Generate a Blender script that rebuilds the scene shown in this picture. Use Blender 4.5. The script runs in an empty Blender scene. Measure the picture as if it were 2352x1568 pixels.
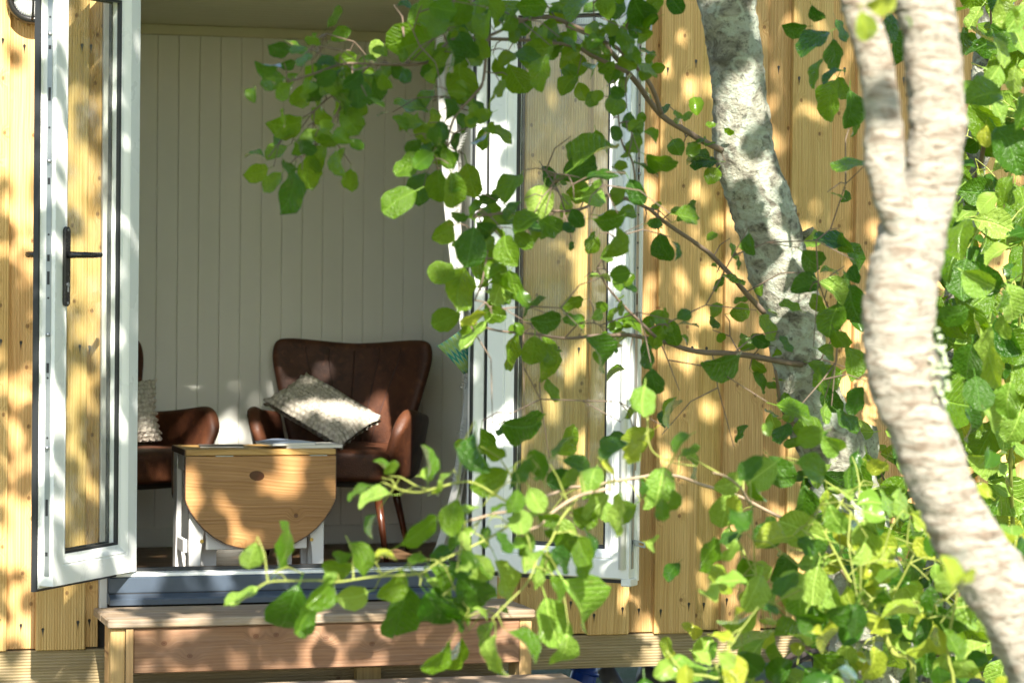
import bpy, bmesh, math, random
from mathutils import Vector, Matrix, noise
rng = random.Random(7)
C = bpy.context.scene.collection
SC = bpy.context.scene
R = math.radians

# ------------------------------------------------------------------ camera
# The picture's own measurements (a 2352 px wide print of the photograph) give the lens,
# pitch, yaw and roll; the wall front is the plane Y=0, X runs along it, Z=0 is the door sill.
FPX, PCX, PCY = 6500.0, 1176.0, 784.0
_yaw, _pit, _rol = R(16.4), math.atan(179 / FPX), 0.0115
CF = Vector((math.sin(_yaw) * math.cos(_pit), math.cos(_yaw) * math.cos(_pit), -math.sin(_pit)))
_r0 = Vector((math.cos(_yaw), -math.sin(_yaw), 0)); _u0 = _r0.cross(CF)
CR = _r0 * math.cos(_rol) + _u0 * math.sin(_rol)
CU = _u0 * math.cos(_rol) - _r0 * math.sin(_rol)
def ray(x, y): return CF + CR * ((x - PCX) / FPX) - CU * ((y - PCY) / FPX)
CAM = -9.0 * ray(310, 1310)
def P(x, y, Y):
    d = ray(x, y); return CAM + d * ((Y - CAM.y) / d.y)
def G(x, y, Z):
    d = ray(x, y); return CAM + d * ((Z - CAM.z) / d.z)
def pxm(Y): return FPX / ((P(1176, 784, Y) - CAM).dot(CF))       # pixels per metre at depth Y
cd = bpy.data.cameras.new('camera'); cam = bpy.data.objects.new('camera', cd); C.objects.link(cam)
cam.matrix_world = Matrix.Translation(CAM) @ Matrix((CR, CU, -CF)).transposed().to_4x4()
cd.sensor_width = 36; cd.lens = FPX / 2352 * 36; cd.clip_start = .05; cd.clip_end = 2000
cd.dof.use_dof = True; cd.dof.focus_distance = 8.95; cd.dof.aperture_fstop = 3.5
SC.camera = cam

# ------------------------------------------------------------------ light
SUN = Vector((.12, 1, -.80)).normalized()
w = bpy.data.worlds.new('World'); SC.world = w; w.use_nodes = True
nt = w.node_tree; bg = nt.nodes['Background']
sky = nt.nodes.new('ShaderNodeTexSky'); sky.sky_type = 'NISHITA'; sky.sun_disc = False
sky.sun_elevation = math.asin(-SUN.z); sky.sun_rotation = math.atan2(-SUN.x, -SUN.y)
nt.links.new(sky.outputs[0], bg.inputs[0]); bg.inputs[1].default_value = .092
ld = bpy.data.lights.new('sun', 'SUN'); ld.energy = 5.0; ld.angle = R(.53); ld.color = (1, .93, .82)
sun = bpy.data.objects.new('sun', ld); C.objects.link(sun)
sun.rotation_euler = SUN.to_track_quat('-Z', 'Y').to_euler(); sun.location = (-1, -8, 8)
vs = SC.view_settings; vs.view_transform = 'Standard'; vs.look = 'None'; vs.exposure = 1.66; vs.gamma = 1
vs.use_curve_mapping = False
SC.cycles.use_denoising = True
SC.cycles.max_bounces = 10; SC.cycles.diffuse_bounces = 6; SC.cycles.transparent_max_bounces = 24

# ------------------------------------------------------------------ helpers
W = {}                                           # world position of each unrotated object
def link(o, parent=None):
    C.objects.link(o)
    if parent is not None: o.parent = parent
    return o
def tag(o, label=None, cat=None, group=None, kind=None):
    if label: o['label'] = label
    if cat: o['category'] = cat
    if group: o['group'] = group
    if kind: o['kind'] = kind
    return o
def thing(name, label, cat, loc, rz=0, group=None):
    o = bpy.data.objects.new(name, None); link(o); o.location = loc; o.rotation_euler = (0, 0, rz)
    o.empty_display_size = .1; W[o] = Vector(loc)
    return tag(o, label, cat, group)
class MB:
    def __init__(s): s.v = []; s.f = []
    def add(s, vs_, fs): 
        n = len(s.v); s.v += [tuple(q) for q in vs_]; s.f += [tuple(i + n for i in f) for f in fs]; return s
    def box(s, a, b, ch=0.0):
        x0, y0, z0 = a; x1, y1, z1 = b
        if ch <= 0:
            return s.add([(x0,y0,z0),(x1,y0,z0),(x1,y1,z0),(x0,y1,z0),(x0,y0,z1),(x1,y0,z1),(x1,y1,z1),(x0,y1,z1)],
                  [(0,3,2,1),(4,5,6,7),(0,1,5,4),(1,2,6,5),(2,3,7,6),(3,0,4,7)])
        bm = bmesh.new(); m = bmesh.ops.create_cube(bm, size=1)
        for q in bm.verts: q.co = Vector(((x0+x1)/2 + q.co.x*(x1-x0), (y0+y1)/2 + q.co.y*(y1-y0), (z0+z1)/2 + q.co.z*(z1-z0)))
        bmesh.ops.bevel(bm, geom=bm.edges[:], offset=ch, segments=1, affect='EDGES')
        return s.bm(bm)
    def bm(s, bm):
        bm.verts.index_update(); s.add([q.co.copy() for q in bm.verts], [[q.index for q in f.verts] for f in bm.faces]); bm.free(); return s
    def tube(s, pts, rad, n=8, cap=True):
        pts = [Vector(p) for p in pts]; rings = []; up = Vector((.31, .2, .93))
        for i, p in enumerate(pts):
            t = (pts[min(i+1, len(pts)-1)] - pts[max(i-1, 0)]); t = t.normalized() if t.length > 1e-9 else Vector((0,0,1))
            a = t.cross(up); a = a.normalized() if a.length > 1e-4 else t.orthogonal().normalized()
            b = t.cross(a); r = rad[i] if hasattr(rad, '__len__') else rad
            rings.append([p + (a * math.cos(k*2*math.pi/n) + b * math.sin(k*2*math.pi/n)) * r for k in range(n)])
        vs_ = [q for rg in rings for q in rg]; fs = []
        for i in range(len(pts)-1):
            for k in range(n):
                fs.append((i*n+k, i*n+(k+1)%n, (i+1)*n+(k+1)%n, (i+1)*n+k))
        if cap: fs.append(tuple(range(n))[::-1]); fs.append(tuple((len(pts)-1)*n+k for k in range(n)))
        return s.add(vs_, fs)
    def prism(s, poly, fa, fb):                    # poly list of 2D; fa/fb map 2D->3D for both ends
        n = len(poly); vs_ = [fa(*q) for q in poly] + [fb(*q) for q in poly]
        return s.add(vs_, [tuple(range(n)), tuple(range(2*n-1, n-1, -1))] + [(i, i+n, (i+1)%n+n, (i+1)%n) for i in range(n)])
    def ringsweep(s, prof, x0, x1, z0, z1, yf):    # profile of (inset, depth) swept round a rectangle with mitres
        n = len(prof); vs_ = []
        for (i, d) in prof:
            vs_ += [(x0+i, yf(d), z0+i), (x1-i, yf(d), z0+i), (x1-i, yf(d), z1-i), (x0+i, yf(d), z1-i)]
        fs = []
        for a in range(n):
            b = (a+1) % n
            for k in range(4): fs.append((a*4+k, a*4+(k+1)%4, b*4+(k+1)%4, b*4+k))
        return s.add(vs_, fs)
    def build(s, name, mat, parent=None, smooth=False, center=True, world=True, bevel=0):
        o_ = Vector((0,0,0))
        if center and s.v:
            lo = [min(q[i] for q in s.v) for i in range(3)]; hi = [max(q[i] for q in s.v) for i in range(3)]
            o_ = Vector([(lo[i]+hi[i])/2 for i in range(3)])
        me = bpy.data.meshes.new(name); me.from_pydata([tuple(Vector(q)-o_) for q in s.v], [], s.f); me.update()
        bm = bmesh.new(); bm.from_mesh(me); bmesh.ops.recalc_face_normals(bm, faces=bm.faces[:]); bm.to_mesh(me); bm.free()
        if smooth:
            for p in me.polygons: p.use_smooth = True
        me.materials.append(mat); ob = bpy.data.objects.new(name, me); link(ob, parent)
        if world: ob.location = o_ - (W[parent] if parent is not None else Vector((0,0,0))); W[ob] = o_
        else: ob.location = o_ - (W.get(('l', parent)) or Vector((0,0,0))); W[('l', ob)] = o_
        if bevel:
            m = ob.modifiers.new('bevel', 'BEVEL'); m.width = bevel; m.segments = 2; m.limit_method = 'ANGLE'
        return ob

# ------------------------------------------------------------------ materials
class NT:
    def __init__(s, name):
        s.m = bpy.data.materials.new(name); s.m.use_nodes = True; s.t = s.m.node_tree; s.t.nodes.clear()
        s.out = s.t.nodes.new('ShaderNodeOutputMaterial')
    def n(s, typ, ins=None, **props):
        nd = s.t.nodes.new('ShaderNode' + typ)
        for k, v in props.items(): setattr(nd, k, v)
        for k, v in (ins or {}).items():
            if isinstance(v, bpy.types.NodeSocket): s.t.links.new(v, nd.inputs[k])
            else: nd.inputs[k].default_value = v
        return nd
    def math(s, op, a, b=0.0, c=None, clamp=False):
        nd = s.n('Math', {0: a, 1: b} if c is None else {0: a, 1: b, 2: c}, operation=op, use_clamp=clamp); return nd.outputs[0]
    def vm(s, op, a, b): return s.n('VectorMath', {0: a, 1: b}, operation=op).outputs[0]
    def mix(s, f, a, b, blend='MIX'):
        nd = s.t.nodes.new('ShaderNodeMix'); nd.data_type = 'RGBA'; nd.blend_type = blend
        for idx, v in ((0, f), (6, a), (7, b)):
            if isinstance(v, bpy.types.NodeSocket): s.t.links.new(v, nd.inputs[idx])
            else: nd.inputs[idx].default_value = v if idx == 0 else (tuple(v) + (1,))[:4]
        return nd.outputs[2]
    def ramp(s, f, a, b): return s.n('MapRange', {0: f, 1: a, 2: b, 3: 0.0, 4: 1.0}, interpolation_type='SMOOTHSTEP').outputs[0]
    def noise(s, vec, scale, detail=3, rough=.55, dist=0.0): return s.n('TexNoise', {'Vector': vec, 'Scale': scale, 'Detail': detail, 'Roughness': rough, 'Distortion': dist}).outputs[0]
    def obj(s, rnd=True):
        tc = s.n('TexCoord').outputs['Object']
        if not rnd: return tc
        r = s.n('ObjectInfo').outputs['Random']
        return s.vm('ADD', tc, s.n('CombineXYZ', {0: s.math('MULTIPLY', r, 37.3), 1: s.math('MULTIPLY', r, 11.7), 2: s.math('MULTIPLY', r, 71.9)}).outputs[0])
    def pbr(s, col, rough=.6, bump=None, bs=.3, bd=.01, metal=0.0, spec=.5, **kw):
        b = s.n('BsdfPrincipled', {'Roughness': rough, 'Metallic': metal, 'Specular IOR Level': spec})
        if isinstance(col, bpy.types.NodeSocket): s.t.links.new(col, b.inputs['Base Color'])
        else: b.inputs['Base Color'].default_value = tuple(col) + (1,)
        if bump is not None:
            bp = s.n('Bump', {'Height': bump, 'Strength': bs, 'Distance': bd}); s.t.links.new(bp.outputs[0], b.inputs['Normal'])
        for k, v in kw.items(): b.inputs[k].default_value = v
        s.t.links.new(b.outputs[0], s.out.inputs[0]); return s.m

def wood(name, base, dark, axis='z', knots=.5, rough=.65, contrast=1.0, rib=0.0, tint=.25, knotcol=(.10, .035, .012), grey=0.0, ks=5.5, kz=.8, warp=.07):
    t = NT(name); p = t.obj(); sp = t.n('SeparateXYZ', {0: p}); X, Y, Z = sp.outputs
    if axis == 'x': L, A, B = X, Z, Y
    else: L, A, B = Z, X, Y
    rnd = t.n('ObjectInfo').outputs['Random']
    kv = t.n('CombineXYZ', {0: A, 1: t.math('MULTIPLY', L, kz), 2: t.math('MULTIPLY', rnd, 50.0)}).outputs[0]
    kw_ = t.vm('ADD', kv, t.vm('SCALE', kv, (0, 0, 0)))
    vo = t.n('TexVoronoi', {'Vector': kw_, 'Scale': ks, 'Randomness': .9}, voronoi_dimensions='2D')
    d = vo.outputs['Distance']; gate = t.math('LESS_THAN', t.n('SeparateColor', {0: vo.outputs['Color']}).outputs[0], knots)
    # 0.06 cell radius: about one centimetre
    km = t.math('MULTIPLY', t.math('SUBTRACT', 1.0, t.ramp(d, .04, .075)), gate)
    halo = t.math('MULTIPLY', t.math('SUBTRACT', 1.0, t.ramp(d, .04, .30)), gate)
    warpn = t.noise(t.n('CombineXYZ', {0: t.math('MULTIPLY', A, 3.0), 1: t.math('MULTIPLY', L, 1.1), 2: B}).outputs[0], 1.0, 2)
    A2 = t.math('ADD', A, t.math('ADD', t.math('MULTIPLY', halo, .022), t.math('MULTIPLY', warpn, warp)))
    gv = t.n('CombineXYZ', {0: A2, 1: t.math('MULTIPLY', L, .03), 2: t.math('MULTIPLY', B, .6)}).outputs[0]
    g1 = t.noise(gv, 75.0, 3, .6); g2 = t.noise(gv, 260.0, 2, .5)
    wv = t.n('TexWave', {'Vector': gv, 'Scale': 26.0, 'Distortion': 5.0, 'Detail': 2.0, 'Detail Scale': .6}, wave_type='BANDS', bands_direction='X').outputs['Fac']
    gr = t.math('ADD', t.math('MULTIPLY', t.ramp(g1, .35, .7), .55), t.math('ADD', t.math('MULTIPLY', wv, .3), t.math('MULTIPLY', g2, .3)))
    gr = t.math('MULTIPLY', gr, .8 * contrast, clamp=True)
    col = t.mix(gr, base, dark)
    big = t.noise(t.n('CombineXYZ', {0: A, 1: t.math('MULTIPLY', L, .5), 2: B}).outputs[0], 4.0, 3)
    col = t.mix(t.math('MULTIPLY', t.ramp(big, .42, .68), .35), col, dark)
    br = t.math('ADD', 1.0 - tint / 2, t.math('MULTIPLY', rnd, tint))
    hs = t.n('HueSaturation', {'Hue': t.math('ADD', .49, t.math('MULTIPLY', t.n('TexWhiteNoise', {'W': rnd}, noise_dimensions='1D').outputs[0], .02)), 'Saturation': 1.0, 'Value': br, 'Color': col})
    col = t.mix(t.math('MULTIPLY', halo, .30), hs.outputs[0], dark)
    ring = t.math('MULTIPLY', t.math('SINE', t.math('MULTIPLY', d, 150.0)), .25)
    col = t.mix(t.math('MULTIPLY', km, t.math('ADD', .72, ring), clamp=True), col, knotcol)
    if grey:
        gn = t.ramp(t.noise(t.vm('MULTIPLY', p, (2, 9, 9) if axis == 'x' else (9, 9, 2)), 3.0, 4, .7), .35, .75)
        col = t.mix(t.math('MULTIPLY', gn, grey), col, (.32, .29, .26))
    bump = t.math('ADD', gr, t.math('MULTIPLY', g2, .5))
    if rib:
        rv = t.math('SINE', t.math('MULTIPLY', A, 2 * math.pi / rib))
        bump = t.math('ADD', bump, t.math('MULTIPLY', rv, .8))
        col = t.mix(t.math('MULTIPLY', t.ramp(rv, .2, .95), .30), col, dark)
    return t.pbr(col, rough, bump, .35, .004, spec=.35)
def plain(name, col, rough=.5, metal=0.0, var=.12, sc=12.0, bs=.08, spec=.5, axis=None):
    t = NT(name); p = t.obj(); n1 = t.noise(p, sc, 4, .6); n2 = t.noise(p, sc * 9, 2)
    f = t.math('MULTIPLY', t.ramp(n1, .3, .75), var)
    return t.pbr(t.mix(f, col, tuple(c * .45 for c in col)), t.math('ADD', rough - .05, t.math('MULTIPLY', n1, .1)), n2, bs, .002, metal, spec)

M = {}
M['cladding'] = wood('pine_cladding', (.66, .45, .19), (.44, .26, .085), 'z', .5, .6, 1.15, rib=.0085, tint=.45)
M['beam'] = wood('ribbed_beam', (.40, .30, .16), (.20, .14, .07), 'x', .1, .7, 1.0, rib=.0095, grey=.25)
M['tread'] = wood('weathered_tread', (.40, .30, .20), (.20, .13, .08), 'x', .3, .75, 1.1, grey=.55)
M['riser'] = wood('reddish_riser', (.31, .18, .092), (.16, .08, .04), 'x', .8, .7, 1.0, grey=.12, ks=4.2)
M['post'] = wood('yellow_post', (.56, .38, .16), (.34, .20, .08), 'z', .3, .7, 1.0, grey=.15)
M['table'] = wood('stained_pine', (.50, .30, .11), (.27, .135, .04), 'x', .3, .38, .85, warp=.15, knotcol=(.05, .012, .008), ks=4.0, kz=1.0)
M['table_edge'] = plain('dark_stained_edge', (.055, .022, .009), .5)
M['floor'] = wood('floor_wood', (.20, .115, .06), (.10, .055, .028), 'x', .2, .45)
M['wall'] = plain('cream_matt_paint', (.85, .85, .78), .6, var=.06, sc=3)
M['ceil'] = plain('cream_ceiling_paint', (.74, .70, .48), .6, var=.06, sc=3)
M['pvc'] = plain('white_plastic', (.80, .82, .80), .28, var=.03, sc=5, bs=.02)
M['trim'] = plain('pale_trim', (.62, .60, .56), .7, var=.15)
M['rubber'] = plain('black_rubber', (.018, .02, .022), .45)
M['black'] = plain('black_satin_metal', (.015, .015, .016), .28, spec=.6)
M['alu'] = plain('blue_grey_aluminium', (.05, .07, .10), .42, var=.25, sc=6)
M['steel'] = plain('zinc_steel', (.34, .37, .39), .35, .7, var=.2, sc=20)
M['brass'] = plain('brass', (.6, .42, .14), .3, 1.0)
M['whitepaint'] = plain('white_furniture_paint', (.74, .74, .73), .45, var=.05)
M['darkwood'] = plain('dark_leg_wood', (.085, .026, .012), .22, var=.4, sc=8)
M['lining'] = plain('dark_interior', (.05, .045, .04), .8)
M['iron'] = plain('dark_iron', (.075, .06, .06), .55, var=.4)
M['blue'] = plain('blue_plastic', (.01, .06, .42), .35)
M['greypipe'] = plain('grey_plastic_pipe', (.12, .12, .13), .5)
M['paper'] = plain('paper_white', (.75, .73, .68), .6)
M['bluecover'] = plain('blue_grey_cover', (.30, .36, .50), .35)
M['darkcover'] = plain('dark_brochure_cover', (.12, .10, .09), .4)
M['felt'] = plain('roof_felt', (.05, .05, .05), .9)

t = NT('brown_leather'); p = t.obj(False); a = t.noise(p, 9, 5, .65); b = t.n('TexVoronoi', {'Vector': p, 'Scale': 220.0}).outputs['Distance']
col = t.mix(t.ramp(a, .35, .72), (.098, .034, .0145), (.045, .015, .008)); col = t.mix(t.math('MULTIPLY', t.ramp(t.noise(p, 40, 3), .55, .75), .35), col, (.22, .075, .03))
M['leather'] = t.pbr(col, t.math('ADD', .44, t.math('MULTIPLY', a, .2)), t.math('ADD', t.math('MULTIPLY', b, .4), a), .3, .006, spec=.4)
M['seam'] = plain('leather_seam', (.05, .014, .007), .5)
t = NT('cream_knit'); p = t.obj(False); v = t.n('TexVoronoi', {'Vector': p, 'Scale': 62.0, 'Randomness': .45}); a = t.noise(p, 160, 3)
M['knit'] = t.pbr(t.mix(t.ramp(v.outputs['Distance'], .25, .75), (.62, .57, .49), (.42, .38, .31)), .9, t.math('SUBTRACT', t.math('MULTIPLY', a, .25), v.outputs['Distance']), .7, .008, spec=.1)
t = NT('white_curtain'); p = t.obj(False); a = t.n('TexWave', {'Vector': p, 'Scale': 300.0}).outputs['Fac']
bs = t.n('BsdfDiffuse', {'Color': (.78, .78, .74, 1)}); tl = t.n('BsdfTranslucent', {'Color': (.70, .70, .66, 1)})
mx = t.n('MixShader', {0: .35, 1: bs.outputs[0], 2: tl.outputs[0]}); t.t.links.new(mx.outputs[0], t.out.inputs[0]); M['curtain'] = t.m
t = NT('grey_herringbone_trim'); p = t.obj(False); sp = t.n('SeparateXYZ', {0: p})
zz = t.math('PINGPONG', t.math('MULTIPLY', t.math('ADD', sp.outputs[0], sp.outputs[1]), 1.0), .006)
f = t.math('SINE', t.math('MULTIPLY', t.math('ADD', sp.outputs[2], zz), 900.0))
M['hem'] = t.pbr(t.mix(t.ramp(f, -.2, .5), (.62, .61, .58), (.20, .20, .20)), .9)
M['sprig'] = plain('grey_thread', (.34, .35, .33), .9)
t = NT('green_ikat'); uv = t.n('TexCoord').outputs['UV']; sp = t.n('SeparateXYZ', {0: uv})
zg = t.math('PINGPONG', sp.outputs[0], .125); nz = t.noise(t.vm('MULTIPLY', uv, (60, 6, 1)), 1.0, 2)
f = t.math('FRACT', t.math('ADD', t.math('MULTIPLY', sp.outputs[1], 1.5), t.math('ADD', t.math('MULTIPLY', zg, 4.2), t.math('MULTIPLY', nz, .12))))
f = t.math('FRACT', t.math('ADD', t.math('MULTIPLY', sp.outputs[1], 1.6), t.math('ADD', t.math('MULTIPLY', t.math('PINGPONG', sp.outputs[0], .07), 6.0), t.math('MULTIPLY', nz, .15))))
cr = t.n('ValToRGB', {0: f}); e = cr.color_ramp; e.elements[0].color = (.01, .16, .14, 1); e.elements[1].position = .95; e.elements[1].color = (.02, .12, .11, 1)
for pos, c in ((.18, (.02, .26, .17, 1)), (.30, (.34, .42, .26, 1)), (.44, (.16, .28, .03, 1)), (.60, (.30, .40, .16, 1)), (.72, (.12, .26, .04, 1)), (.86, (.26, .40, .28, 1))):
    q = e.elements.new(pos); q.color = c
M['ikat'] = t.pbr(cr.outputs[0], .9)
t = NT('window_glass'); lw = t.math('ADD', .04, t.math('MULTIPLY', .9, t.math('POWER', t.n('LayerWeight', {'Blend': .5}).outputs['Facing'], 5.0))); tr = t.n('BsdfTransparent', {'Color': (.94, .965, .95, 1)})
nz = t.noise(t.obj(False), 7, 5, .7); gl = t.n('BsdfGlossy', {'Roughness': .02, 'Color': (1, 1, 1, 1)})
ds = t.n('BsdfDiffuse', {'Color': (.6, .6, .55, 1)})
mx = t.n('MixShader', {0: t.math('MULTIPLY', t.ramp(nz, .42, .8), .22), 1: tr.outputs[0], 2: ds.outputs[0]})
m2 = t.n('MixShader', {0: lw, 1: mx.outputs[0], 2: gl.outputs[0]}); t.t.links.new(m2.outputs[0], t.out.inputs[0]); M['glass'] = t.m
t = NT('ribbed_lamp_glass'); M['lampglass'] = t.pbr((.85, .87, .88), .18, t.n('TexWave', {'Vector': t.obj(False), 'Scale': 60.0}).outputs['Fac'], .4, .01)

def leafmat(name, c1, c2, tr1, tr2, mixf=.42):
    t = NT(name); oi = t.n('ObjectInfo').outputs['Random']; gi = t.n('NewGeometry'); isl = gi.outputs['Random Per Island']
    r = t.math('FRACT', t.math('ADD', t.math('MULTIPLY', oi, 7.13), isl))
    uv = t.n('TexCoord').outputs['UV']; sp = t.n('SeparateXYZ', {0: uv})
    u = t.math('ABSOLUTE', t.math('SUBTRACT', sp.outputs[0], .5)); v = sp.outputs[1]
    rib = t.math('SUBTRACT', 1.0, t.ramp(u, .012, .03))
    ln = t.math('FRACT', t.math('MULTIPLY', t.math('SUBTRACT', v, t.math('MULTIPLY', u, .75)), 8.5))
    lat = t.math('SUBTRACT', 1.0, t.ramp(t.math('ABSOLUTE', t.math('SUBTRACT', ln, .5)), .03, .13))
    veins = t.math('MAXIMUM', rib, t.math('MULTIPLY', lat, .55))
    nz = t.noise(t.n('TexCoord').outputs['Object'], 9, 3)
    col = t.mix(r, c1, c2); col = t.mix(t.math('MULTIPLY', t.ramp(nz, .45, .75), .35), col, tuple(c * .6 for c in c1))
    spot = t.ramp(t.noise(t.vm('ADD', t.n('TexCoord').outputs['Object'], t.n('CombineXYZ', {0: t.math('MULTIPLY', r, 30.0)}).outputs[0]), 5.0, 2), .70, .76)
    col = t.mix(t.math('MULTIPLY', spot, .45), col, (.16, .10, .03))
    col = t.mix(t.math('MULTIPLY', veins, .6), col, tuple(min(1, c * 2.2 + .03) for c in c2))
    trc = t.mix(r, tr1, tr2); trc = t.mix(t.math('MULTIPLY', veins, .4), trc, tuple(c * .5 for c in tr1))
    bp = t.n('Bump', {'Height': t.math('SUBTRACT', t.math('MULTIPLY', nz, .8), veins), 'Strength': .6, 'Distance': .02})
    df = t.n('BsdfDiffuse', {'Color': col, 'Normal': bp.outputs[0]}); tl = t.n('BsdfTranslucent', {'Color': trc, 'Normal': bp.outputs[0]})
    m1 = t.n('MixShader', {0: mixf, 1: df.outputs[0], 2: tl.outputs[0]})
    gl = t.n('BsdfGlossy', {'Roughness': .27, 'Color': (1, 1, 1, 1), 'Normal': bp.outputs[0]}); fr = t.n('Fresnel', {'IOR': 1.42, 'Normal': bp.outputs[0]})
    m2 = t.n('MixShader', {0: t.math('MULTIPLY', fr.outputs[0], .6), 1: m1.outputs[0], 2: gl.outputs[0]})
    t.t.links.new(m2.outputs[0], t.out.inputs[0]); return t.m
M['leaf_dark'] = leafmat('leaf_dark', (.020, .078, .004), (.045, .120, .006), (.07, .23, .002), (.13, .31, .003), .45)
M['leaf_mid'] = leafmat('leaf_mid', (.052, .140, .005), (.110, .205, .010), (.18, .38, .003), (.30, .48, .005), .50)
M['leaf_sunlit'] = leafmat('leaf_sunlit', (.15, .30, .035), (.28, .41, .075), (.28, .48, .008), (.42, .56, .015), .46)  # paler copy of the leaf green: the sunlit look is put into the colour
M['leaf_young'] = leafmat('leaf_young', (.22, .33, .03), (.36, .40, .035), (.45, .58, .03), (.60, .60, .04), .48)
M['twig'] = plain('twig_bark', (.17, .12, .085), .7, var=.5, sc=30)
M['palebranch'] = plain('pale_branch_bark', (.40, .29, .20), .7, var=.5, sc=30)
M['greentwig'] = plain('green_twig', (.26, .30, .06), .6, var=.3, sc=30)

def bark(name, base, dark, pale, streak):
    t = NT(name); p = t.obj(False); wz = t.vm('MULTIPLY', p, (1, 1, 1))
    n0 = t.noise(wz, 5, 3); wp = t.vm('ADD', p, t.vm('SCALE', t.n('TexNoise', {'Vector': p, 'Scale': 9.0, 'Detail': 3.0}).outputs['Color'], (0, 0, 0)))
    sv = t.vm('MULTIPLY', p, (14, 14, 60)) if streak else t.vm('MULTIPLY', p, (16, 16, 22))
    n1 = t.noise(sv, 1.0, 5, .7, .6); n2 = t.noise(t.vm('MULTIPLY', p, (1, 1, 1.0 if not streak else 2.2)), 48, 5, .75); n3 = t.noise(p, 11, 4, .65, .8)
    col = t.mix(t.ramp(n1, .42, .66), base, dark)
    col = t.mix(t.math('MULTIPLY', t.ramp(n3, .48 if not streak else .54, .60 if not streak else .68), .75), col, pale)
    vo = t.n('TexVoronoi', {'Vector': t.vm('ADD', p, t.vm('MULTIPLY', t.n('TexNoise', {'Vector': p, 'Scale': 14.0}).outputs['Color'], (.05, .05, .05))), 'Scale': 10.0}, feature='F1').outputs['Distance']
    rg = t.math('SUBTRACT', 1.0, t.ramp(t.math('ABSOLUTE', t.math('SUBTRACT', vo, .33)), .02, .09))
    col = t.mix(t.math('MULTIPLY', rg, .0 if streak else .5), col, tuple(c * 1.25 for c in pale))
    col = t.mix(t.math('MULTIPLY', t.ramp(n2, .54, .66), .70 if not streak else .65), col, tuple(c * .35 for c in dark))
    b = t.math('ADD', n1, t.math('MULTIPLY', n2, .8))
    return t.pbr(col, .85, b, 1.0, .02, spec=.2)
M['bark_lichen'] = bark('lichen_bark', (.36, .355, .285), (.13, .12, .095), (.42, .465, .385), False)
M['bark_pale'] = bark('pale_bark', (.55, .51, .43), (.27, .21, .155), (.40, .41, .345), True)
t = NT('grass_ground'); p = t.n('TexCoord').outputs['Object']; a = t.noise(p, 3, 6, .7); b = t.noise(p, 60, 3)
M['ground'] = t.pbr(t.mix(t.ramp(a, .35, .7), (.10, .155, .035), (.19, .17, .08)), .95, b, .8, .05)
M['lichen_tuft'] = plain('pale_lichen', (.45, .52, .34), .9, var=.4, sc=40, bs=.8)

# ------------------------------------------------------------------ setting
g = MB(); n_ = 60
for i in range(n_ + 1):
    for j in range(n_ + 1):
        x = (i / n_ - .5) * 2; y = (j / n_ - .5) * 2
        X, Y = math.copysign(abs(x) ** 3, x) * 300, math.copysign(abs(y) ** 3, y) * 300
        z = -.62 + .04 * noise.noise(Vector((X * .4, Y * .4, 0))) * min(1, 3 / (1 + abs(X) * .05))
        g.v.append((X, Y, z))
g.f = [(i*(n_+1)+j, (i+1)*(n_+1)+j, (i+1)*(n_+1)+j+1, i*(n_+1)+j+1) for i in range(n_) for j in range(n_)]
tag(g.build('ground', M['ground'], smooth=True, center=False), kind='structure')

cabin = thing('cabin', 'wooden garden cabin with vertical pine cladding and open white double doors', 'cabin', (.9, .9, -.6))
FL = -.10; YB = 1.70; ZC = 1.875
# cladding: over-boards proud, under-boards recessed between them
ov = []; 
x = 1.515
while x > 1.25: ov.append((x, x + .146)); x -= .236
x = 1.7505
while x < 4.6: ov.append((x, x + .146)); x += .236
ovL = [(-.312, -.156), (-.555, -.403), (-.80, -.647), (-1.045, -.892), (-1.29, -1.137)]
nailmb = MB(); nailmb.prism([(-.0042, .001), (-.0042, .005), (0, .0075), (.0042, .005), (.0042, .001), (.0022, -.006), (.0010, -.014), (0, -.024), (-.0010, -.014), (-.0022, -.006)], lambda a, b: (a, -.0007, b), lambda a, b: (a, .001, b))
nail_me = None
def board(x0, x1, z0, z1, y0, y1):
    global nail_me
    m = MB(); j = rng.uniform(-.002, .002)
    m.box((x0, y0, z0 + j), (x1, y1, z1), .0025); o = m.build('cladding_board', M['cladding'], cabin)
    for zz in (-.165, .70, 1.64):
        if not (z0 < zz < z1): continue
        for xx in (x0 + .022, x1 - .024) if y0 < .01 else ((x0 + x1) / 2 + rng.uniform(-.01, .01),):
            if nail_me is None:
                q = nailmb.build('nail', M['black'], o); nail_me = q.data
            else:
                q = bpy.data.objects.new('nail', nail_me); link(q, o)
            q.location = Vector((xx, y0 - .0005, zz + rng.uniform(-.025, .025))) - W[o]
    return o
for a, b in sorted(ov) + ovL: board(a, b, -.246, 2.35, 0, .022)
sv = sorted(ov)
for i in range(len(sv) - 1): board(sv[i][1] - .03, sv[i+1][0] + .03, -.242, 2.35, .0225, .044)
board(1.20, sv[0][0] + .03, -.242, 2.35, .0225, .044)
sl = sorted(ovL)
for i in range(len(sl) - 1): board(sl[i][1] - .03, sl[i+1][0] + .03, -.242, 2.35, .0225, .044)
board(-.186, -.112, -.244, 2.35, .0225, .044)
for i in range(6): board(-.11 + i * .22, .109 + i * .22, 1.95, 2.35, .0225, .044)
MB().box((-1.6, .010, -.357), (4.7, .055, -.2475), .002).build('skirt_beam', M['beam'], cabin)
MB().box((-1.5, .0445, -.25), (-.115, .10, 2.35)).build('wall_core', M['lining'], cabin)
MB().box((1.2, .0445, -.25), (4.6, .10, 2.35)).build('wall_core', M['lining'], cabin)
MB().box((-.115, .0445, 1.95), (1.2, .10, 2.35)).build('wall_core', M['lining'], cabin)
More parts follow.
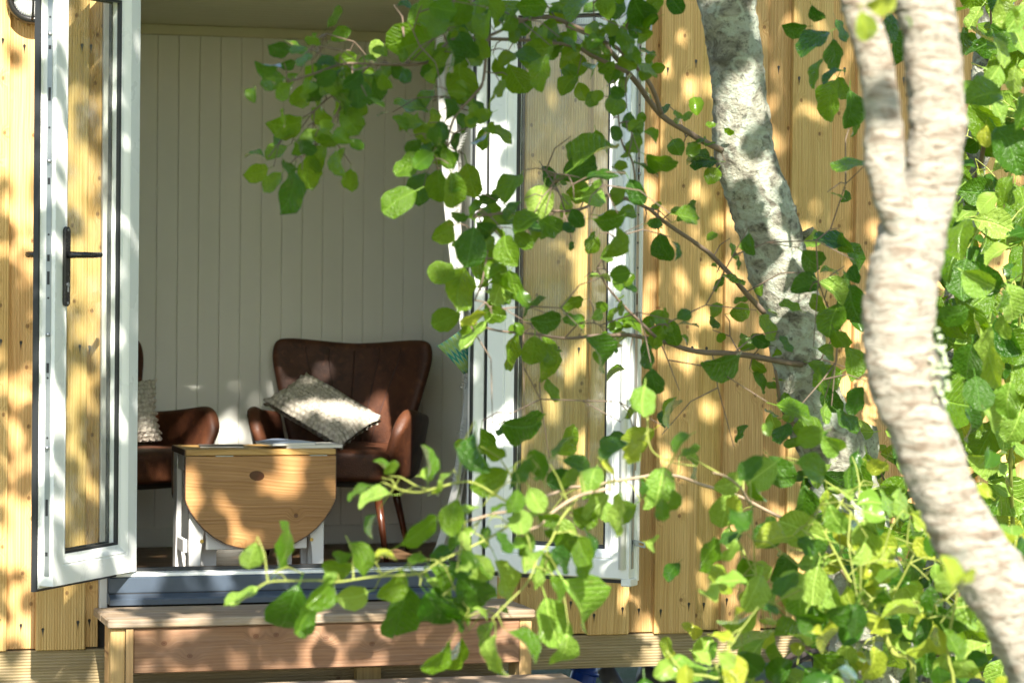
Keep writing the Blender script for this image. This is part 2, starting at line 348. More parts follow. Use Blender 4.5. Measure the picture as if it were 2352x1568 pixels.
MB().box((-.115, .056, -.36), (1.2, .10, -.105)).build('wall_core', M['lining'], cabin)
MB().box((-1.65, -.06, 2.36), (4.75, 2.0, 2.42), .01).build('roof', M['felt'], cabin)
# interior room
XL, XR = -1.35, 2.35
bw = MB().box((XL, YB + .012, FL), (XR, YB + .06, ZC)).build('back_wall', M['wall'], cabin)
pw = .0803; i = 0; xx = XL; plank_me = None
while xx < XR - pw:
    if plank_me is None:
        m = MB(); m.prism([(0, -.002), (.0022, -.006), (pw - .003, -.006), (pw - .0008, -.002), (pw - .0008, .006), (0, .006)], lambda a, b: (xx + a, YB + .006 + b, FL + .075), lambda a, b: (xx + a, YB + .006 + b, 1.835))
        o = m.build('wall_plank', M['wall'], bw); plank_me = o.data; l0 = o.location.copy(); x00 = xx
    else:
        o = bpy.data.objects.new('wall_plank', plank_me); link(o, bw); o.location = l0 + Vector((xx - x00, 0, 0))
    xx += pw
MB().box((XL, YB - .012, FL), (XR, YB + .011, FL + .074), .003).build('skirting_board', M['wall'], cabin)
MB().box((XL, YB - .022, 1.836), (XR, YB + .011, ZC - .001), .003).build('cornice', M['ceil'], cabin)
ce = MB().box((XL, .102, ZC + .012), (XR, YB + .06, ZC + .05)).build('ceiling', M['ceil'], cabin)
for k in range(16): MB().box((XL, .103 + k * .1, ZC), (XR, .199 + k * .1, ZC + .0115), .003).build('ceiling_board', M['ceil'], ce)
fl = MB().box((XL, .10, FL - .06), (XR, YB + .06, FL - .0135)).build('floor', M['lining'], cabin)
for k in range(12): MB().box((XL, .103 + k * .133, FL - .013), (XR, .2345 + k * .133, FL), .002).build('floor_board', M['floor'], fl)
MB().box((XL - .05, .102, FL), (XL - .002, YB + .06, ZC + .05)).build('side_wall', M['wall'], cabin)
MB().box((XR + .002, .102, FL), (XR + .05, YB + .06, ZC + .05)).build('side_wall', M['wall'], cabin)
# door frame and sill
df = MB()
df.box((-.086, -.018, -.005), (-.002, .055, 1.95), .004); df.box((1.106, -.018, -.005), (1.144, .055, 1.95), .004)
df.box((-.0015, -.018, 1.892), (1.1055, .055, 1.95), .004)
dfo = df.build('door_frame', M['pvc'], cabin)
sm = MB(); sm.tube([(1.101, -.012, .002), (1.101, -.012, 1.89)], .006, 6); sm.box((1.1445, -.022, .0), (1.150, .02, 1.89)); sm.build('frame_seal', M['rubber'], dfo)
MB().box((-.112, -.006, -.145), (-.0875, .044, 1.95), .002).build('edge_trim', M['trim'], cabin)
MB().box((1.1505, -.004, -.145), (1.199, .044, 1.95), .002).build('edge_trim', M['trim'], cabin)
th = MB().box((-.086, -.030, -.0165), (1.160, .055, -.0055), .002).build('threshold', M['pvc'], cabin)
MB().box((-.08, .03, -.0050), (1.158, .054, .006), .002).build('threshold_seal', M['rubber'], th)
MB().box((.74, -.0312, -.013), (.86, -.0295, -.008)).build('strike_plate', M['steel'], th)
si = MB(); si.box((-.086, -.036, -.068), (1.162, .05, -.0170), .003)
si.prism([(-.040, -.0685), (-.074, -.079), (-.078, -.083), (-.078, -.100), (.05, -.100), (.05, -.0685)], lambda a, b: (-.090, a, b), lambda a, b: (1.165, a, b))
sio = si.build('sill', M['alu'], cabin)
MB().tube([(-.088, -.0385, -.0695), (1.162, -.0385, -.0695)], .0035, 6).build('sill_seal', M['rubber'], sio)

def leaf_door(hx, hy, ang, s, L, handle):
    yf = lambda d: s * d
    z1 = 1.886; z0 = .003 if handle else -.016
    prof = [(0, 0), (.056, 0), (.060, -.003), (.064, -.001), (.080, -.012), (.090, -.014), (.092, -.024), (.092, -.046), (.060, -.062), (-.010, -.062), (-.010, -.050), (0, -.046)]
    m = MB().ringsweep(prof, 0, L, z0, z1, yf)
    o = m.build('door', M['pvc'], cabin, center=False, world=False); o.location = Vector((hx, hy, 0)) - W[cabin]; o.rotation_euler = (0, 0, ang)
    W[('l', o)] = Vector((0, 0, 0))
    e = .088
    MB().box((e, min(yf(-.028), yf(-.046)), z0 + e), (L - e, max(yf(-.028), yf(-.046)), z1 - e)).build('glass_pane', M['glass'], o, world=False)
    MB().ringsweep([(.0905, -.0145), (.098, -.018), (.098, -.0275), (.0905, -.0275)], 0, L, z0, z1, yf).build('glazing_seal', M['rubber'], o, world=False)
    MB().ringsweep([(.0915, -.0465), (.100, -.0465), (.100, -.056), (.0915, -.056)], 0, L, z0, z1, yf).build('glazing_seal', M['rubber'], o, world=False)
    if handle:
        MB().ringsweep([(-.011, -.047), (-.017, -.049), (-.018, -.066), (-.011, -.066)], 0, L, z0, z1, yf).build('edge_seal', M['rubber'], o, world=False)
    else:
        g_ = MB(); g_.box((0, min(yf(-.05), yf(-.064)), z0 - .022), (L - .03, max(yf(-.05), yf(-.064)), z0 - .0105)); g_.box((-.022, min(yf(-.05), yf(-.064)), z0), (-.0105, max(yf(-.05), yf(-.064)), z1)); g_.build('edge_seal', M['rubber'], o, world=False)
        MB().box((L - .028, min(yf(.0), yf(-.064)), z0 - .026), (L + .006, max(yf(0), yf(-.064)), z0 - .0005), .003).build('end_block', M['pvc'], o, world=False)
        MB().tube([(L - .022, yf(.004), z0 + .03), (L - .022, yf(.004), z1 - .03)], .012, 10).build('cover_bead', M['pvc'], o, world=False, smooth=True)
    yc = (-.022 if handle else -.026) * s
    ls = MB().box((L, yc - .009, z0 + .03), (L + .0025, yc + .009, z1 - .03), .0008).build('lock_strip', M['steel'], o, world=False)
    hm = MB(); rl = MB()
    spots = [(.10, .012), (.24, .05), (.26, .006), (.45, .006), (.63, .006), (.66, .03), (.87, .006), (.93, .04), (.99, .02), (1.06, .006), (1.22, .02), (1.38, .006), (1.48, .04), (1.62, .012), (1.71, .006)]
    for z, h in spots:
        if h > .01: hm.box((L + .0022, yc - .0045, z - h / 2), (L + .0034, yc + .004, z + h / 2))
        else:
            hm.tube([(L + .0022, yc, z), (L + .0032, yc, z)], .0035, 8); 
    hm.build('lock_slot', M['rubber'], o, world=False)
    for z in (.42, .76, 1.28, 1.66):
        MB().tube([(L + .002, yc + .002, z), (L + .012, yc + .002, z)], .0055, 10).build('lock_roller', M['steel'], o, world=False, smooth=True)
    if handle:
        hz = 1.0; hxl = L - .055
        q = MB(); pr = []
        for k in range(24):
            a = k * math.pi / 12; pr.append((.0155 * math.cos(a), (.105 if math.sin(a) >= 0 else -.105) + .0155 * math.sin(a)))
        for side in (0, 1):
            f0, f1 = ((.0005, .011) if side == 0 else (-.0625, -.073))
            MB().prism(pr, lambda a, b: (hxl + a, yf(f0), hz - .035 + b), lambda a, b: (hxl + a, yf(f1), hz - .035 + b)).build('handle_plate', M['black'], o, world=False, bevel=.002)
            b0 = f1; sg = 1 if side == 0 else -1
            pts = [(hxl, yf(b0), hz), (hxl, yf(b0 + sg * .03), hz), (hxl - .004, yf(b0 + sg * (.042 if sg > 0 else .054)), hz), (hxl - .016, yf(b0 + sg * (.049 if sg > 0 else .066)), hz), (hxl - .06, yf(b0 + sg * (.050 if sg > 0 else .068)), hz), (hxl - .11, yf(b0 + sg * (.046 if sg > 0 else .064)), hz + .001), (hxl - .122, yf(b0 + sg * (.040 if sg > 0 else .058)), hz + .001)]
            MB().tube(pts, [.011, .0095, .0095, .0095, .009, .0085, .006], 14).build('handle_lever', M['black'], o, world=False, smooth=True)
        k = MB(); k.tube([(hxl, yf(.011), hz - .09), (hxl, yf(.0135), hz - .09)], .0075, 14); k.box((hxl - .003, min(yf(.011), yf(.0135)), hz - .112), (hxl + .003, max(yf(.011), yf(.0135)), hz - .094), .001)
        k.build('key_cylinder', M['steel'], o, world=False)
        for dz in (.075, -.145): MB().tube([(hxl, yf(.011), hz + dz), (hxl, yf(.0122), hz + dz)], .004, 10).build('screw', M['steel'], o, world=False)
    else:
        for z in (.10, 1.735):
            q = MB(); a0 = Vector((L + .004, yc, z)); 
            d = Vector((.042, 0, -.008 if z < 1 else .012)); w_ = Vector((0, 0, .009))
            out = [a0 - w_, a0 + d - w_, a0 + d + w_, a0 + w_]; 
            i1, i2 = a0 + d * .45, a0 + d * .88; wi = w_ * .5
            for dy in (-.0015, .0015): pass
            Yv = Vector((0, .002, 0))
            def quad(A, B, Cc, D): q.add([A - Yv, B - Yv, Cc - Yv, D - Yv, A + Yv, B + Yv, Cc + Yv, D + Yv], [(0,3,2,1),(4,5,6,7),(0,1,5,4),(1,2,6,5),(2,3,7,6),(3,0,4,7)])
            quad(a0 - w_, i1 - w_, i1 + w_, a0 + w_); quad(i1 - w_, a0 + d - w_, a0 + d - wi, i1 - wi); quad(i1 + wi, a0 + d + wi, a0 + d + w_, i1 + w_); quad(i2 - wi, a0 + d - wi, a0 + d + wi, i2 + wi)
            q.tube([(L + .003, yc - .003, z - .03), (L + .008, yc - .003, z)], .003, 6)
            q.build('bolt_lever', M['steel'], o, world=False)
        MB().box((L + .0026, yc - .012, .33), (L + .006, yc + .012, 1.70), .001).build('lock_plate', M['steel'], o, world=False)
        h2 = MB()
        for z in (.37, .40, .52, .55, .80, .82, .88, .98, 1.06, 1.15, 1.28, 1.33, 1.42, 1.50, 1.56, 1.60, 1.64, 1.67):
            if rng.random() < .35: h2.box((L + .0058, yc - .004, z - .018), (L + .0068, yc + .004, z + .018))
            else: h2.tube([(L + .0055, yc + rng.uniform(-.004, .004), z), (L + .0067, yc, z)], .0035, 8)
        h2.build('lock_slot', M['rubber'], o, world=False)
    return o
dl = leaf_door(.0, -.028, R(-180 + 51.4), 1, .50, True); dl['label'] = 'left door leaf with black lever handle'
dr = leaf_door(1.146, -.040, R(-41.3), -1, .51, False); dr['label'] = 'right door leaf without a handle'

# ------------------------------------------------------------------ step in front of the door
st = thing('wooden_step', 'two tier wooden doorstep with weathered treads below the dark sill', 'step', (.55, -.25, -.62))
a = P(252, 1424, -.40); zt = -.104
MB().box((-.143, -.40, zt - .027), (1.212, -.24, zt), .004).build('tread', M['tread'], st)
MB().box((-.143, -.236, zt - .027), (1.212, -.082, zt - .001), .004).build('tread', M['tread'], st)
MB().box((-.062, -.384, -.272), (1.165, -.352, zt - .029), .003).build('riser', M['riser'], st)
for x0, x1 in ((-.132, -.063), (1.166, 1.206)):
    MB().box((x0, -.382, -.62), (x0 + .045 if x0 < 0 else x1, -.338, zt - .029), .003).build('post', M['post'], st)
    if x0 < 0: MB().box((x0, -.336, -.62), (x0 + .045, -.255, zt - .029), .003).build('side_panel', M['post'], st)
    else: MB().box((x0, -.336, -.62), (x1, -.255, zt - .029), .003).build('side_panel', M['post'], st)
MB().box((-.086, -.390, -.60), (-.0635, -.384, zt - .030), .001).build('corner_cover', M['post'], st)
MB().box((.68, -.2, -.34), (.76, -.16, -.3), .002).build('crossbar', M['post'], st)
MB().box((-.06, -.15, -.45), (1.16, -.12, -.14), .002).build('back_panel', M['beam'], st)
zt2 = -.305
q = P(1310, 1556, -.70)
MB().box((-.10, -.70, zt2 - .03), (1.30, -.555, zt2), .005).build('tread', M['tread'], st)
MB().box((-.10, -.551, zt2 - .03), (1.30, -.41, zt2 - .0015), .005).build('tread', M['tread'], st)
MB().box((-.06, -.68, -.62), (1.25, -.655, zt2 - .031), .003).build('riser', M['riser'], st)

# ------------------------------------------------------------------ bulkhead lamps
def lamp(px, py, label, Yw):
    c = P(px, py, Yw); t_ = thing('bulkhead_lamp', label, 'lamp', c, 0, 'round bulkhead lamps on the cabin wall')
    def disc(r0, y0, r1, y1, n=36): 
        m = MB(); return m
    m = MB(); n = 40; rr = [(.074, 0), (.078, -.012), (.078, -.032), (.072, -.040), (.060, -.042), (.058, -.036)]
    vs_ = []; fs = []
    for r, y in rr:
        vs_ += [(c.x + r * math.cos(k * 2 * math.pi / n), c.y + y, c.z + r * math.sin(k * 2 * math.pi / n)) for k in range(n)]
    for i in range(len(rr) - 1): fs += [(i*n+k, i*n+(k+1)%n, (i+1)*n+(k+1)%n, (i+1)*n+k) for k in range(n)]
    m.add(vs_, fs); m.build('bezel', M['black'], t_, smooth=True)
    m = MB(); vs_ = []; fs = []; rr = [(.0585 * math.sin(a * math.pi / 16), -.030 - .028 * math.cos(a * math.pi / 16)) for a in range(1, 9)]
    for i, (r, y) in enumerate(rr):
        vs_ += [(c.x + (r + (.0012 if k % 2 else 0)) * math.cos(k * 2 * math.pi / 96), c.y + y, c.z + (r + (.0012 if k % 2 else 0)) * math.sin(k * 2 * math.pi / 96)) for k in range(96)]
    for i in range(len(rr) - 1): fs += [(i*96+k, i*96+(k+1)%96, (i+1)*96+(k+1)%96, (i+1)*96+k) for k in range(96)]
    fs.append(tuple(range(96))); m.add(vs_, fs); m.build('lens', M['lampglass'], t_)
    for ax in (0, 1):
        pts = []
        for k in range(13):
            a = -1 + k / 6; pts.append((c.x + (a * .066 if ax == 0 else 0), c.y - .040 - .024 * (1 - a * a), c.z + (a * .066 if ax == 1 else 0)))
        MB().tube(pts, .0042, 8).build('guard_bar', M['black'], t_, smooth=True)
    return t_
lamp(71, -1, 'round black bulkhead lamp with ribbed glass at the top left wall', -.001)
lamp(1352, 62, 'round black bulkhead lamp seen through the glass of the right door', -.001)

# ------------------------------------------------------------------ armchairs
def supergrid(name, fn, nu, nv, mat, parent, thick, sub=1):
    m = MB(); m.v = [fn(i / (nu - 1), j / (nv - 1)) for j in range(nv) for i in range(nu)]
    m.f = [(j*nu+i, j*nu+i+1, (j+1)*nu+i+1, (j+1)*nu+i) for j in range(nv-1) for i in range(nu-1)]
    o = m.build(name, mat, parent, smooth=True, center=False, world=False); o.location = (0, 0, 0)
    s = o.modifiers.new('solid', 'SOLIDIFY'); s.thickness = thick; s.offset = 0
    b = o.modifiers.new('sub', 'SUBSURF'); b.levels = b.render_levels = sub + 1
    return o
def back_pt(u, v):
    x = (u * 2 - 1); 
    hw = .185 + .12 * min(1, v / .85) ** .85
    ztop = .800 - .022 * (1 - x * x) + .012 * abs(x)
    # rounded upper corners
    zz = .30 + (ztop - .30) * v
    if v > .8: hw *= 1 - .05 * ((v - .8) / .2) ** 2.2
    if v > .75: zz -= .018 * abs(x) ** 6 * ((v - .75) / .25)
    y = .20 + .13 * v - .075 * x * x * (.55 + .45 * v)
    return (x * hw * 1.03, y, zz)
def arm_pt(s):
    def f(u, v):       # u from back to front, v bottom to top
        y = .22 - .47 * u + .05 * (1 - v) * u
        top = .52 + .055 * u ** 1.5; 
        if u > .8: top -= .10 * ((u - .8) / .2) ** 2.5
        z = .285 + (top - .285) * v
        x = .235 + .05 * v ** .8 + .018 * math.sin(u * math.pi)
        if u > .75: x -= .06 * ((u - .75) / .25) ** 2 * (1 - .6 * v)
        return (s * x, y, z)
    return f
def seat_mesh():
    bm = bmesh.new(); bmesh.ops.create_cube(bm, size=1)
    for v in bm.verts: v.co = Vector((v.co.x * .48, v.co.y * .50 - .03, v.co.z * .115 + .3475))
    bmesh.ops.subdivide_edges(bm, edges=bm.edges[:], cuts=3, use_grid_fill=True)
    for v in bm.verts:
        k = max(0, (v.co.z - .36)) / .045
        v.co.z += .012 * (1 - (v.co.x / .24) ** 2) * k
        v.co.y += -.02 * (1 - (v.co.x / .24) ** 2) if v.co.y < -.2 else 0
    return MB().bm(bm)
def armchair(label, loc, rz):
    t_ = thing('armchair', label, 'armchair', loc, rz, 'brown leather armchairs by the back wall')
    b = supergrid('backrest', back_pt, 13, 11, M['leather'], t_, .045)
    for k, x in enumerate((-.62, -.33, 0, .33, .62)):
        pts = []
        for j in range(12):
            v = .22 + .72 * j / 11; u = (.5 + x * .5 * (.45 + .55 * v))
            q = Vector(back_pt(u, v)); pts.append(q + Vector((0, -.0232, 0)))
        o = MB().tube(pts, .0032, 6).build('seam', M['seam'], b, center=False, world=False, smooth=True); o.location = (0, 0, 0)
    for s in (-1, 1):
        a_ = supergrid('armrest', arm_pt(s), 9, 7, M['leather'], t_, .05)
    o = seat_mesh().build('seat', M['leather'], t_, smooth=True, center=False, world=False); o.location = (0, 0, 0)
    md = o.modifiers.new('sub', 'SUBSURF'); md.levels = md.render_levels = 2
    o = MB().box((-.19, -.20, .268), (.19, .19, .2885), .004).build('base_frame', M['lining'], t_, center=False, world=False); o.location = (0, 0, 0)
    for sx in (-1, 1):
        for sy in (-1, 1):
            o = MB().tube([(sx * .175, sy * .165, .275), (sx * .225, sy * .225 + (.02 if sy > 0 else 0), .001)], [.017, .0095], 12).build('leg', M['darkwood'], t_, center=False, world=False, smooth=True); o.location = (0, 0, 0)
    return t_
def set_chair(px, py, Y):
    q = P(px, py, Y); return Vector((q.x, q.y, FL + .0005))
CH1 = P(775, 1000, 1.32); CH1 = Vector((CH1.x, 1.30, FL + .0005)); RZ1 = R(-24)
CH2 = P(330, 1000, 1.30); CH2 = Vector((CH2.x - .095, 1.28, FL + .0005)); RZ2 = R(30)
ch1 = armchair('brown leather wing armchair with channelled back right of the table', CH1, RZ1)
ch2 = armchair('brown leather armchair half hidden behind the left door leaf', CH2, RZ2)

def cushion(label, loc, yaw, lean, roll, sx=.37, sz=.21):
    nu, nv = 56, 36; vs_ = []; fs = []
    def pt(i, j, s):
        u = i / nu * 2 - 1; v = j / nv * 2 - 1
        e = (1 - u ** 4) * (1 - v ** 4)
        pin = 1 - .06 * (1 - min(abs(u), abs(v)) ** 2) * max(abs(u), abs(v)) ** 3
        x = u * pin * sx / 2; z = v * pin * sz / 2; y = s * .043 * max(0, e) ** .5
        a = x / .026; b = z / .021; ia = math.floor(a); a += .5 * (math.floor(b) % 2)
        fa = a - math.floor(a) - .5; fb = b - math.floor(b) - .5
        k = max(0, 1 - 3.4 * (fa * fa + fb * fb)) ** .6 * .0115
        y += s * k
        if e < .05: x *= 1 + k * 1.4 / sx * 2; z *= 1 + k * 1.4 / sz * 2
        return (x, y + .004 * noise.noise(Vector((x * 14, z * 14, s))), z)
    for s in (-1, 1):
        base = len(vs_)
        vs_ += [pt(i, j, s) for j in range(nv + 1) for i in range(nu + 1)]
        fs += [(base + j*(nu+1)+i, base + j*(nu+1)+i+1, base + (j+1)*(nu+1)+i+1, base + (j+1)*(nu+1)+i) for j in range(nv) for i in range(nu)]
    o = MB().add(vs_, fs).build('cushion', M['knit'], smooth=True, center=False)
    o.matrix_world = Matrix.Translation(loc) @ Matrix.Rotation(yaw, 4, 'Z') @ Matrix.Rotation(-lean, 4, 'X') @ Matrix.Rotation(roll, 4, 'Y')
    return tag(o, label, 'cushion', 'cream knitted cushions on the armchairs')
cushion('cream bobble knit cushion tipped over on the right armchair seat', P(742, 942, 1.20), R(-14), R(54), R(42))
cushion('cream bobble knit cushion at the left door edge on the left armchair', P(262, 950, 1.20), R(20), R(10), R(-3), .34, .20)

# ------------------------------------------------------------------ drop leaf table
YT = .42
tl, tr_ = P(427, 1034, YT), P(771, 1034, YT); zT = (tl.z + tr_.z) / 2 + .004
tx0, tx1 = tl.x, tr_.x; hgt = zT - FL
tb = thing('drop_leaf_table', 'small drop leaf table with brown pine top and white legs', 'table', ((tx0 + tx1) / 2, YT + .13, FL))
MB().box((tx0 - .001, YT, zT - .021), (tx1 + .001, YT + .262, zT), .003).build('tabletop', M['table'], tb)
def leafpoly():
    w_ = (tx1 - tx0) / 2; h_ = [(1, 0), (1, -.142), (.985, -.156), (.93, -.184), (.85, -.214), (.75, -.243), (.62, -.270), (.46, -.293), (.30, -.305), (.14, -.312), (0, -.314)]
    return [(-w_ * a, b) for a, b in h_] + [(w_ * a, b) for a, b in h_[-2::-1]]
xm = (tx0 + tx1) / 2; poly = leafpoly(); zl = zT - .023
for y0, y1 in ((YT - .003, YT + .014), (YT + .25, YT + .266)):
    o = MB().prism(poly, lambda a, b: (xm + a, y0, zl + b), lambda a, b: (xm + a, y1, zl + b)).build('drop_leaf', M['table'], tb)
    e = MB(); pl = [(xm + a * 1.012, y0 + .0008, zl + b * 1.012) for a, b in poly]; pb = [(a, y1 - .001, b) for a, _, b in pl]; pi = [(xm + a * .99, y0 + .0008, zl + b * .99) for a, b in poly]
    n = len(pl); e.add(pl + pb + pi, [(i, i + 1, n + i + 1, n + i) for i in range(n - 1)] + [(i, i + 1, 2*n + i + 1, 2*n + i) for i in range(n - 1)]); e.build('edge_band', M['table_edge'], o)
    if y0 < YT + .1:
        kq = P(590, 1092, y0); km_ = MB(); km_.prism([(.025 * math.cos(a) + .006 * math.sin(a), .016 * math.sin(a) - .005 * math.cos(a)) for a in [k * math.pi / 12 for k in range(24)]], lambda a, b: (kq.x + a, y0 - .0004, kq.z + b), lambda a, b: (kq.x + a, y0 + .002, kq.z + b)); km_.build('knot', M['darkwood'], o)
e = MB(); e.box((tx0 - .004, YT + .003, zT - .020), (tx0 - .0012, YT + .26, zT - .001)); e.box((tx1 + .0012, YT + .003, zT - .020), (tx1 + .004, YT + .26, zT - .001)); e.build('edge_band', M['table_edge'], tb)
def leg(x, y, s, wd=.055):
    m = MB(); h = hgt - .021
    m.prism([(0, 0), (.036, 0), (.040, .10), (.047, .155), (wd, .185), (wd, h), (0, h)], lambda a, b: (x + s * a, y, FL + b), lambda a, b: (x + s * a, y + .02, FL + b)); return m.build('leg', M['whitepaint'], tb, bevel=.0015)
lx0, lx1 = tx0 + .018, tx1 - .032
leg(lx0, YT + .028, 1); leg(lx1, YT + .028, -1); leg(lx0, YT + .215, 1); leg(lx1, YT + .215, -1)
# end panels: leg boards seen from the side, with shaped inner edges
def endleg(x, y, s):
    m = MB(); h = hgt - .022
    m.prism([(0, 0), (.045, 0), (.062, .16), (.062, .20), (.072, .255), (.072, h), (0, h)], lambda a, b: (x, y + s * a, FL + b), lambda a, b: (x + .018, y + s * a, FL + b)); return m.build('leg', M['whitepaint'], tb, bevel=.0015)
for x in (tx0 - .0, tx1 - .052):
    endleg(x, YT + .245, -1)
    MB().box((x + .002, YT + .05, FL + .105), (x + .016, YT + .172, FL + .150), .002).build('rail', M['whitepaint'], tb)
    MB().box((x + .002, YT + .05, zT - .075), (x + .016, YT + .172, zT - .0225), .002).build('rail', M['whitepaint'], tb)
MB().box((lx0 + .058, YT + .031, FL + .115), (lx1 - .058, YT + .046, FL + .185), .002).build('rail', M['whitepaint'], tb)
MB().box((lx0 + .06, YT + .145, FL + .0), (lx0 + .115, YT + .160, FL + .14), .002).build('gate_leg', M['whitepaint'], tb)
MB().box((lx1 - .135, YT + .145, FL + .0), (lx1 - .085, YT + .160, FL + .14), .002).build('gate_leg', M['whitepaint'], tb)
MB().box((lx0 + .02, YT + .146, FL + .141), (lx1 - .02, YT + .160, FL + .175), .002).build('rail', M['whitepaint'], tb)
for x in (lx0 + .043, lx1 - .043): MB().tube([(x, YT + .0275, FL + .145), (x, YT + .025, FL + .145)], .0065, 14).build('bolt', M['brass'], tb)
for x in (tx0 + .1, tx1 - .09): MB().box((x, YT - .0035, zT - .0235), (x + .06, YT - .0005, zT - .0205)).build('hinge', M['steel'], tb)
def magazine(name, label, x, y, z, sx, sy, h, rz, mat, curl=0.0, cat='magazine'):
    t_ = thing(name, label, cat, (x, y, z), rz)
    for k, (z0, z1, m_, g_) in enumerate(((0, h * .82, M['paper'], .002), (h * .84, h, mat, 0))):
        m = MB(); n = 10; vs_ = []; 
        for i in range(n + 1):
            u = i / n; lift = curl * math.sin(u * math.pi) ** 2
            for (yy, zz) in ((-sy / 2 + g_, z0), (sy / 2 - g_, z0), (sy / 2 - g_, z1 + lift), (-sy / 2 + g_, z1 + lift)):
                vs_.append(((u - .5) * (sx - g_ * 2), yy, zz))
        fs = [(i*4+a, i*4+(a+1)%4, (i+1)*4+(a+1)%4, (i+1)*4+a) for i in range(n) for a in range(4)] + [(0,1,2,3), (n*4+3, n*4+2, n*4+1, n*4)]
        m.add(vs_, fs); o = m.build('pages' if k == 0 else 'cover', m_, t_, center=False, world=False); o.location = (0, 0, 0)
    return t_
z = zT + .0006
q = G(718, 1022, z); magazine('booklet', 'thin cream booklet lying under the blue magazine', q.x - .03, YT + .10, z, .20, .14, .010, R(4), M['paper'], 0, 'booklet')
magazine('magazine', 'blue grey magazine lying on top of the booklet on the table', q.x - .115, YT + .085, z + .0106, .165, .13, .009, R(16), M['bluecover'], .007)
q = G(500, 1022, z); magazine('brochure', 'flat dark brochure at the left end of the table', q.x, YT + .15, z, .15, .11, .004, R(-8), M['darkcover'], 0, 'brochure')

# ------------------------------------------------------------------ curtain and tie back
cu = thing('curtain', 'white curtain with grey hem and leaf sprigs inside the right door jamb', 'curtain', P(1050, 900, .16))
edge = [(1003, -30), (1004, 120), (1012, 300), (1022, 480), (1038, 620), (1053, 720), (1066, 800), (1070, 850), (1068, 920), (1056, 1020), (1040, 1120), (1020, 1200), (1003, 1255), (984, 1303)]
YCU = .17
def cedge(k): return P(edge[k][0], edge[k][1], YCU)
m = MB(); nf = 40; rows = []
for k in range(len(edge)):
    a = cedge(k); b = Vector((1.235, .25, a.z)); tight = max(0, 1 - abs(edge[k][1] - 830) / 500)
    row = []
    for i in range(nf + 1):
        u = i / nf; fold = (.030 - .018 * tight) * math.sin(u * 17 + .4) + .008 * math.sin(u * 41)
        row.append((a.x + (b.x - a.x) * u, a.y + (b.y - a.y) * u ** .8 + fold * min(1, u * 5), a.z))
    rows.append(row)
m.v = [q for r_ in rows for q in r_]; m.f = [(j*(nf+1)+i, j*(nf+1)+i+1, (j+1)*(nf+1)+i+1, (j+1)*(nf+1)+i) for j in range(len(rows)-1) for i in range(nf)]
co = m.build('cloth', M['curtain'], cu, smooth=True); md = co.modifiers.new('sub', 'SUBSURF'); md.levels = md.render_levels = 1; md = co.modifiers.new('solid', 'SOLIDIFY'); md.thickness = .002
m = MB(); hm_ = []
for k in range(len(edge)):
    a = cedge(k); hm_ += [(a.x - .006, a.y - .014, a.z), (a.x + .016, a.y - .020, a.z), (a.x + .014, a.y - .004, a.z), (a.x - .006, a.y - .002, a.z)]
m.add(hm_, [(k*4+i, k*4+(i+1)%4, k*4+4+(i+1)%4, k*4+4+i) for k in range(len(edge)-1) for i in range(4)]); m.build('hem', M['hem'], cu)
for (sx, sy, sc) in ((1062, 600, .05), (1055, 330, .05), (1072, 880, .04), (1070, 985, .05), (1056, 1085, .055), (1052, 1180, .05), (1068, 440, .045)):
    m = MB(); c0 = P(sx, sy, .105)
    m.tube([c0 + Vector((-.2, 0, -.5)) * sc, c0, c0 + Vector((.25, 0, .55)) * sc], .0011, 5)
    for k in range(6):
        b0 = c0 + Vector((.22 * (k / 5 * 2 - 1), 0, .5 * (k / 5 * 2 - 1))) * sc
        for s in (-1, 1):
            d = Vector((s * .42, 0, .24)) * sc; m.tube([b0, b0 + d * .5 + Vector((0, 0, .06 * sc)), b0 + d], [.0008, .002, .0005], 5)
    m.build('sprig', M['sprig'], cu)
tq = [P(1003, 792, .09), P(1062, 752, .09), P(1100, 775, .11), P(1098, 862, .11), P(1062, 857, .09)]
me = bpy.data.meshes.new('curtain_tieback'); n = 10; vs_, uvs, fs = [], [], []
A, B_, Cc, D = P(1003, 794, .075), P(1066, 750, .095), P(1112, 838, .13), P(1064, 858, .085)
for j in range(n + 1):
    for i in range(n + 1):
        u, v = i / n, j / n
        q = (A * (1 - u) + B_ * u) * (1 - v) + (D * (1 - u) + Cc * u) * v
        q = q + Vector((0, -.018 * math.sin(u * math.pi) - .012 * math.sin(v * math.pi), 0)); vs_.append(tuple(q)); uvs.append((u, v))
fs = [(j*(n+1)+i, j*(n+1)+i+1, (j+1)*(n+1)+i+1, (j+1)*(n+1)+i) for j in range(n) for i in range(n)]
me.from_pydata(vs_, [], fs); ul = me.uv_layers.new(name='uv')
for lp in me.loops: ul.data[lp.index].uv = uvs[lp.vertex_index]
me.materials.append(M['ikat']); o = bpy.data.objects.new('curtain_tieback', me); link(o); md = o.modifiers.new('solid', 'SOLIDIFY'); md.thickness = .003
for p_ in me.polygons: p_.use_smooth = True
tag(o, 'green and teal zigzag patterned tie back round the curtain', 'tieback')

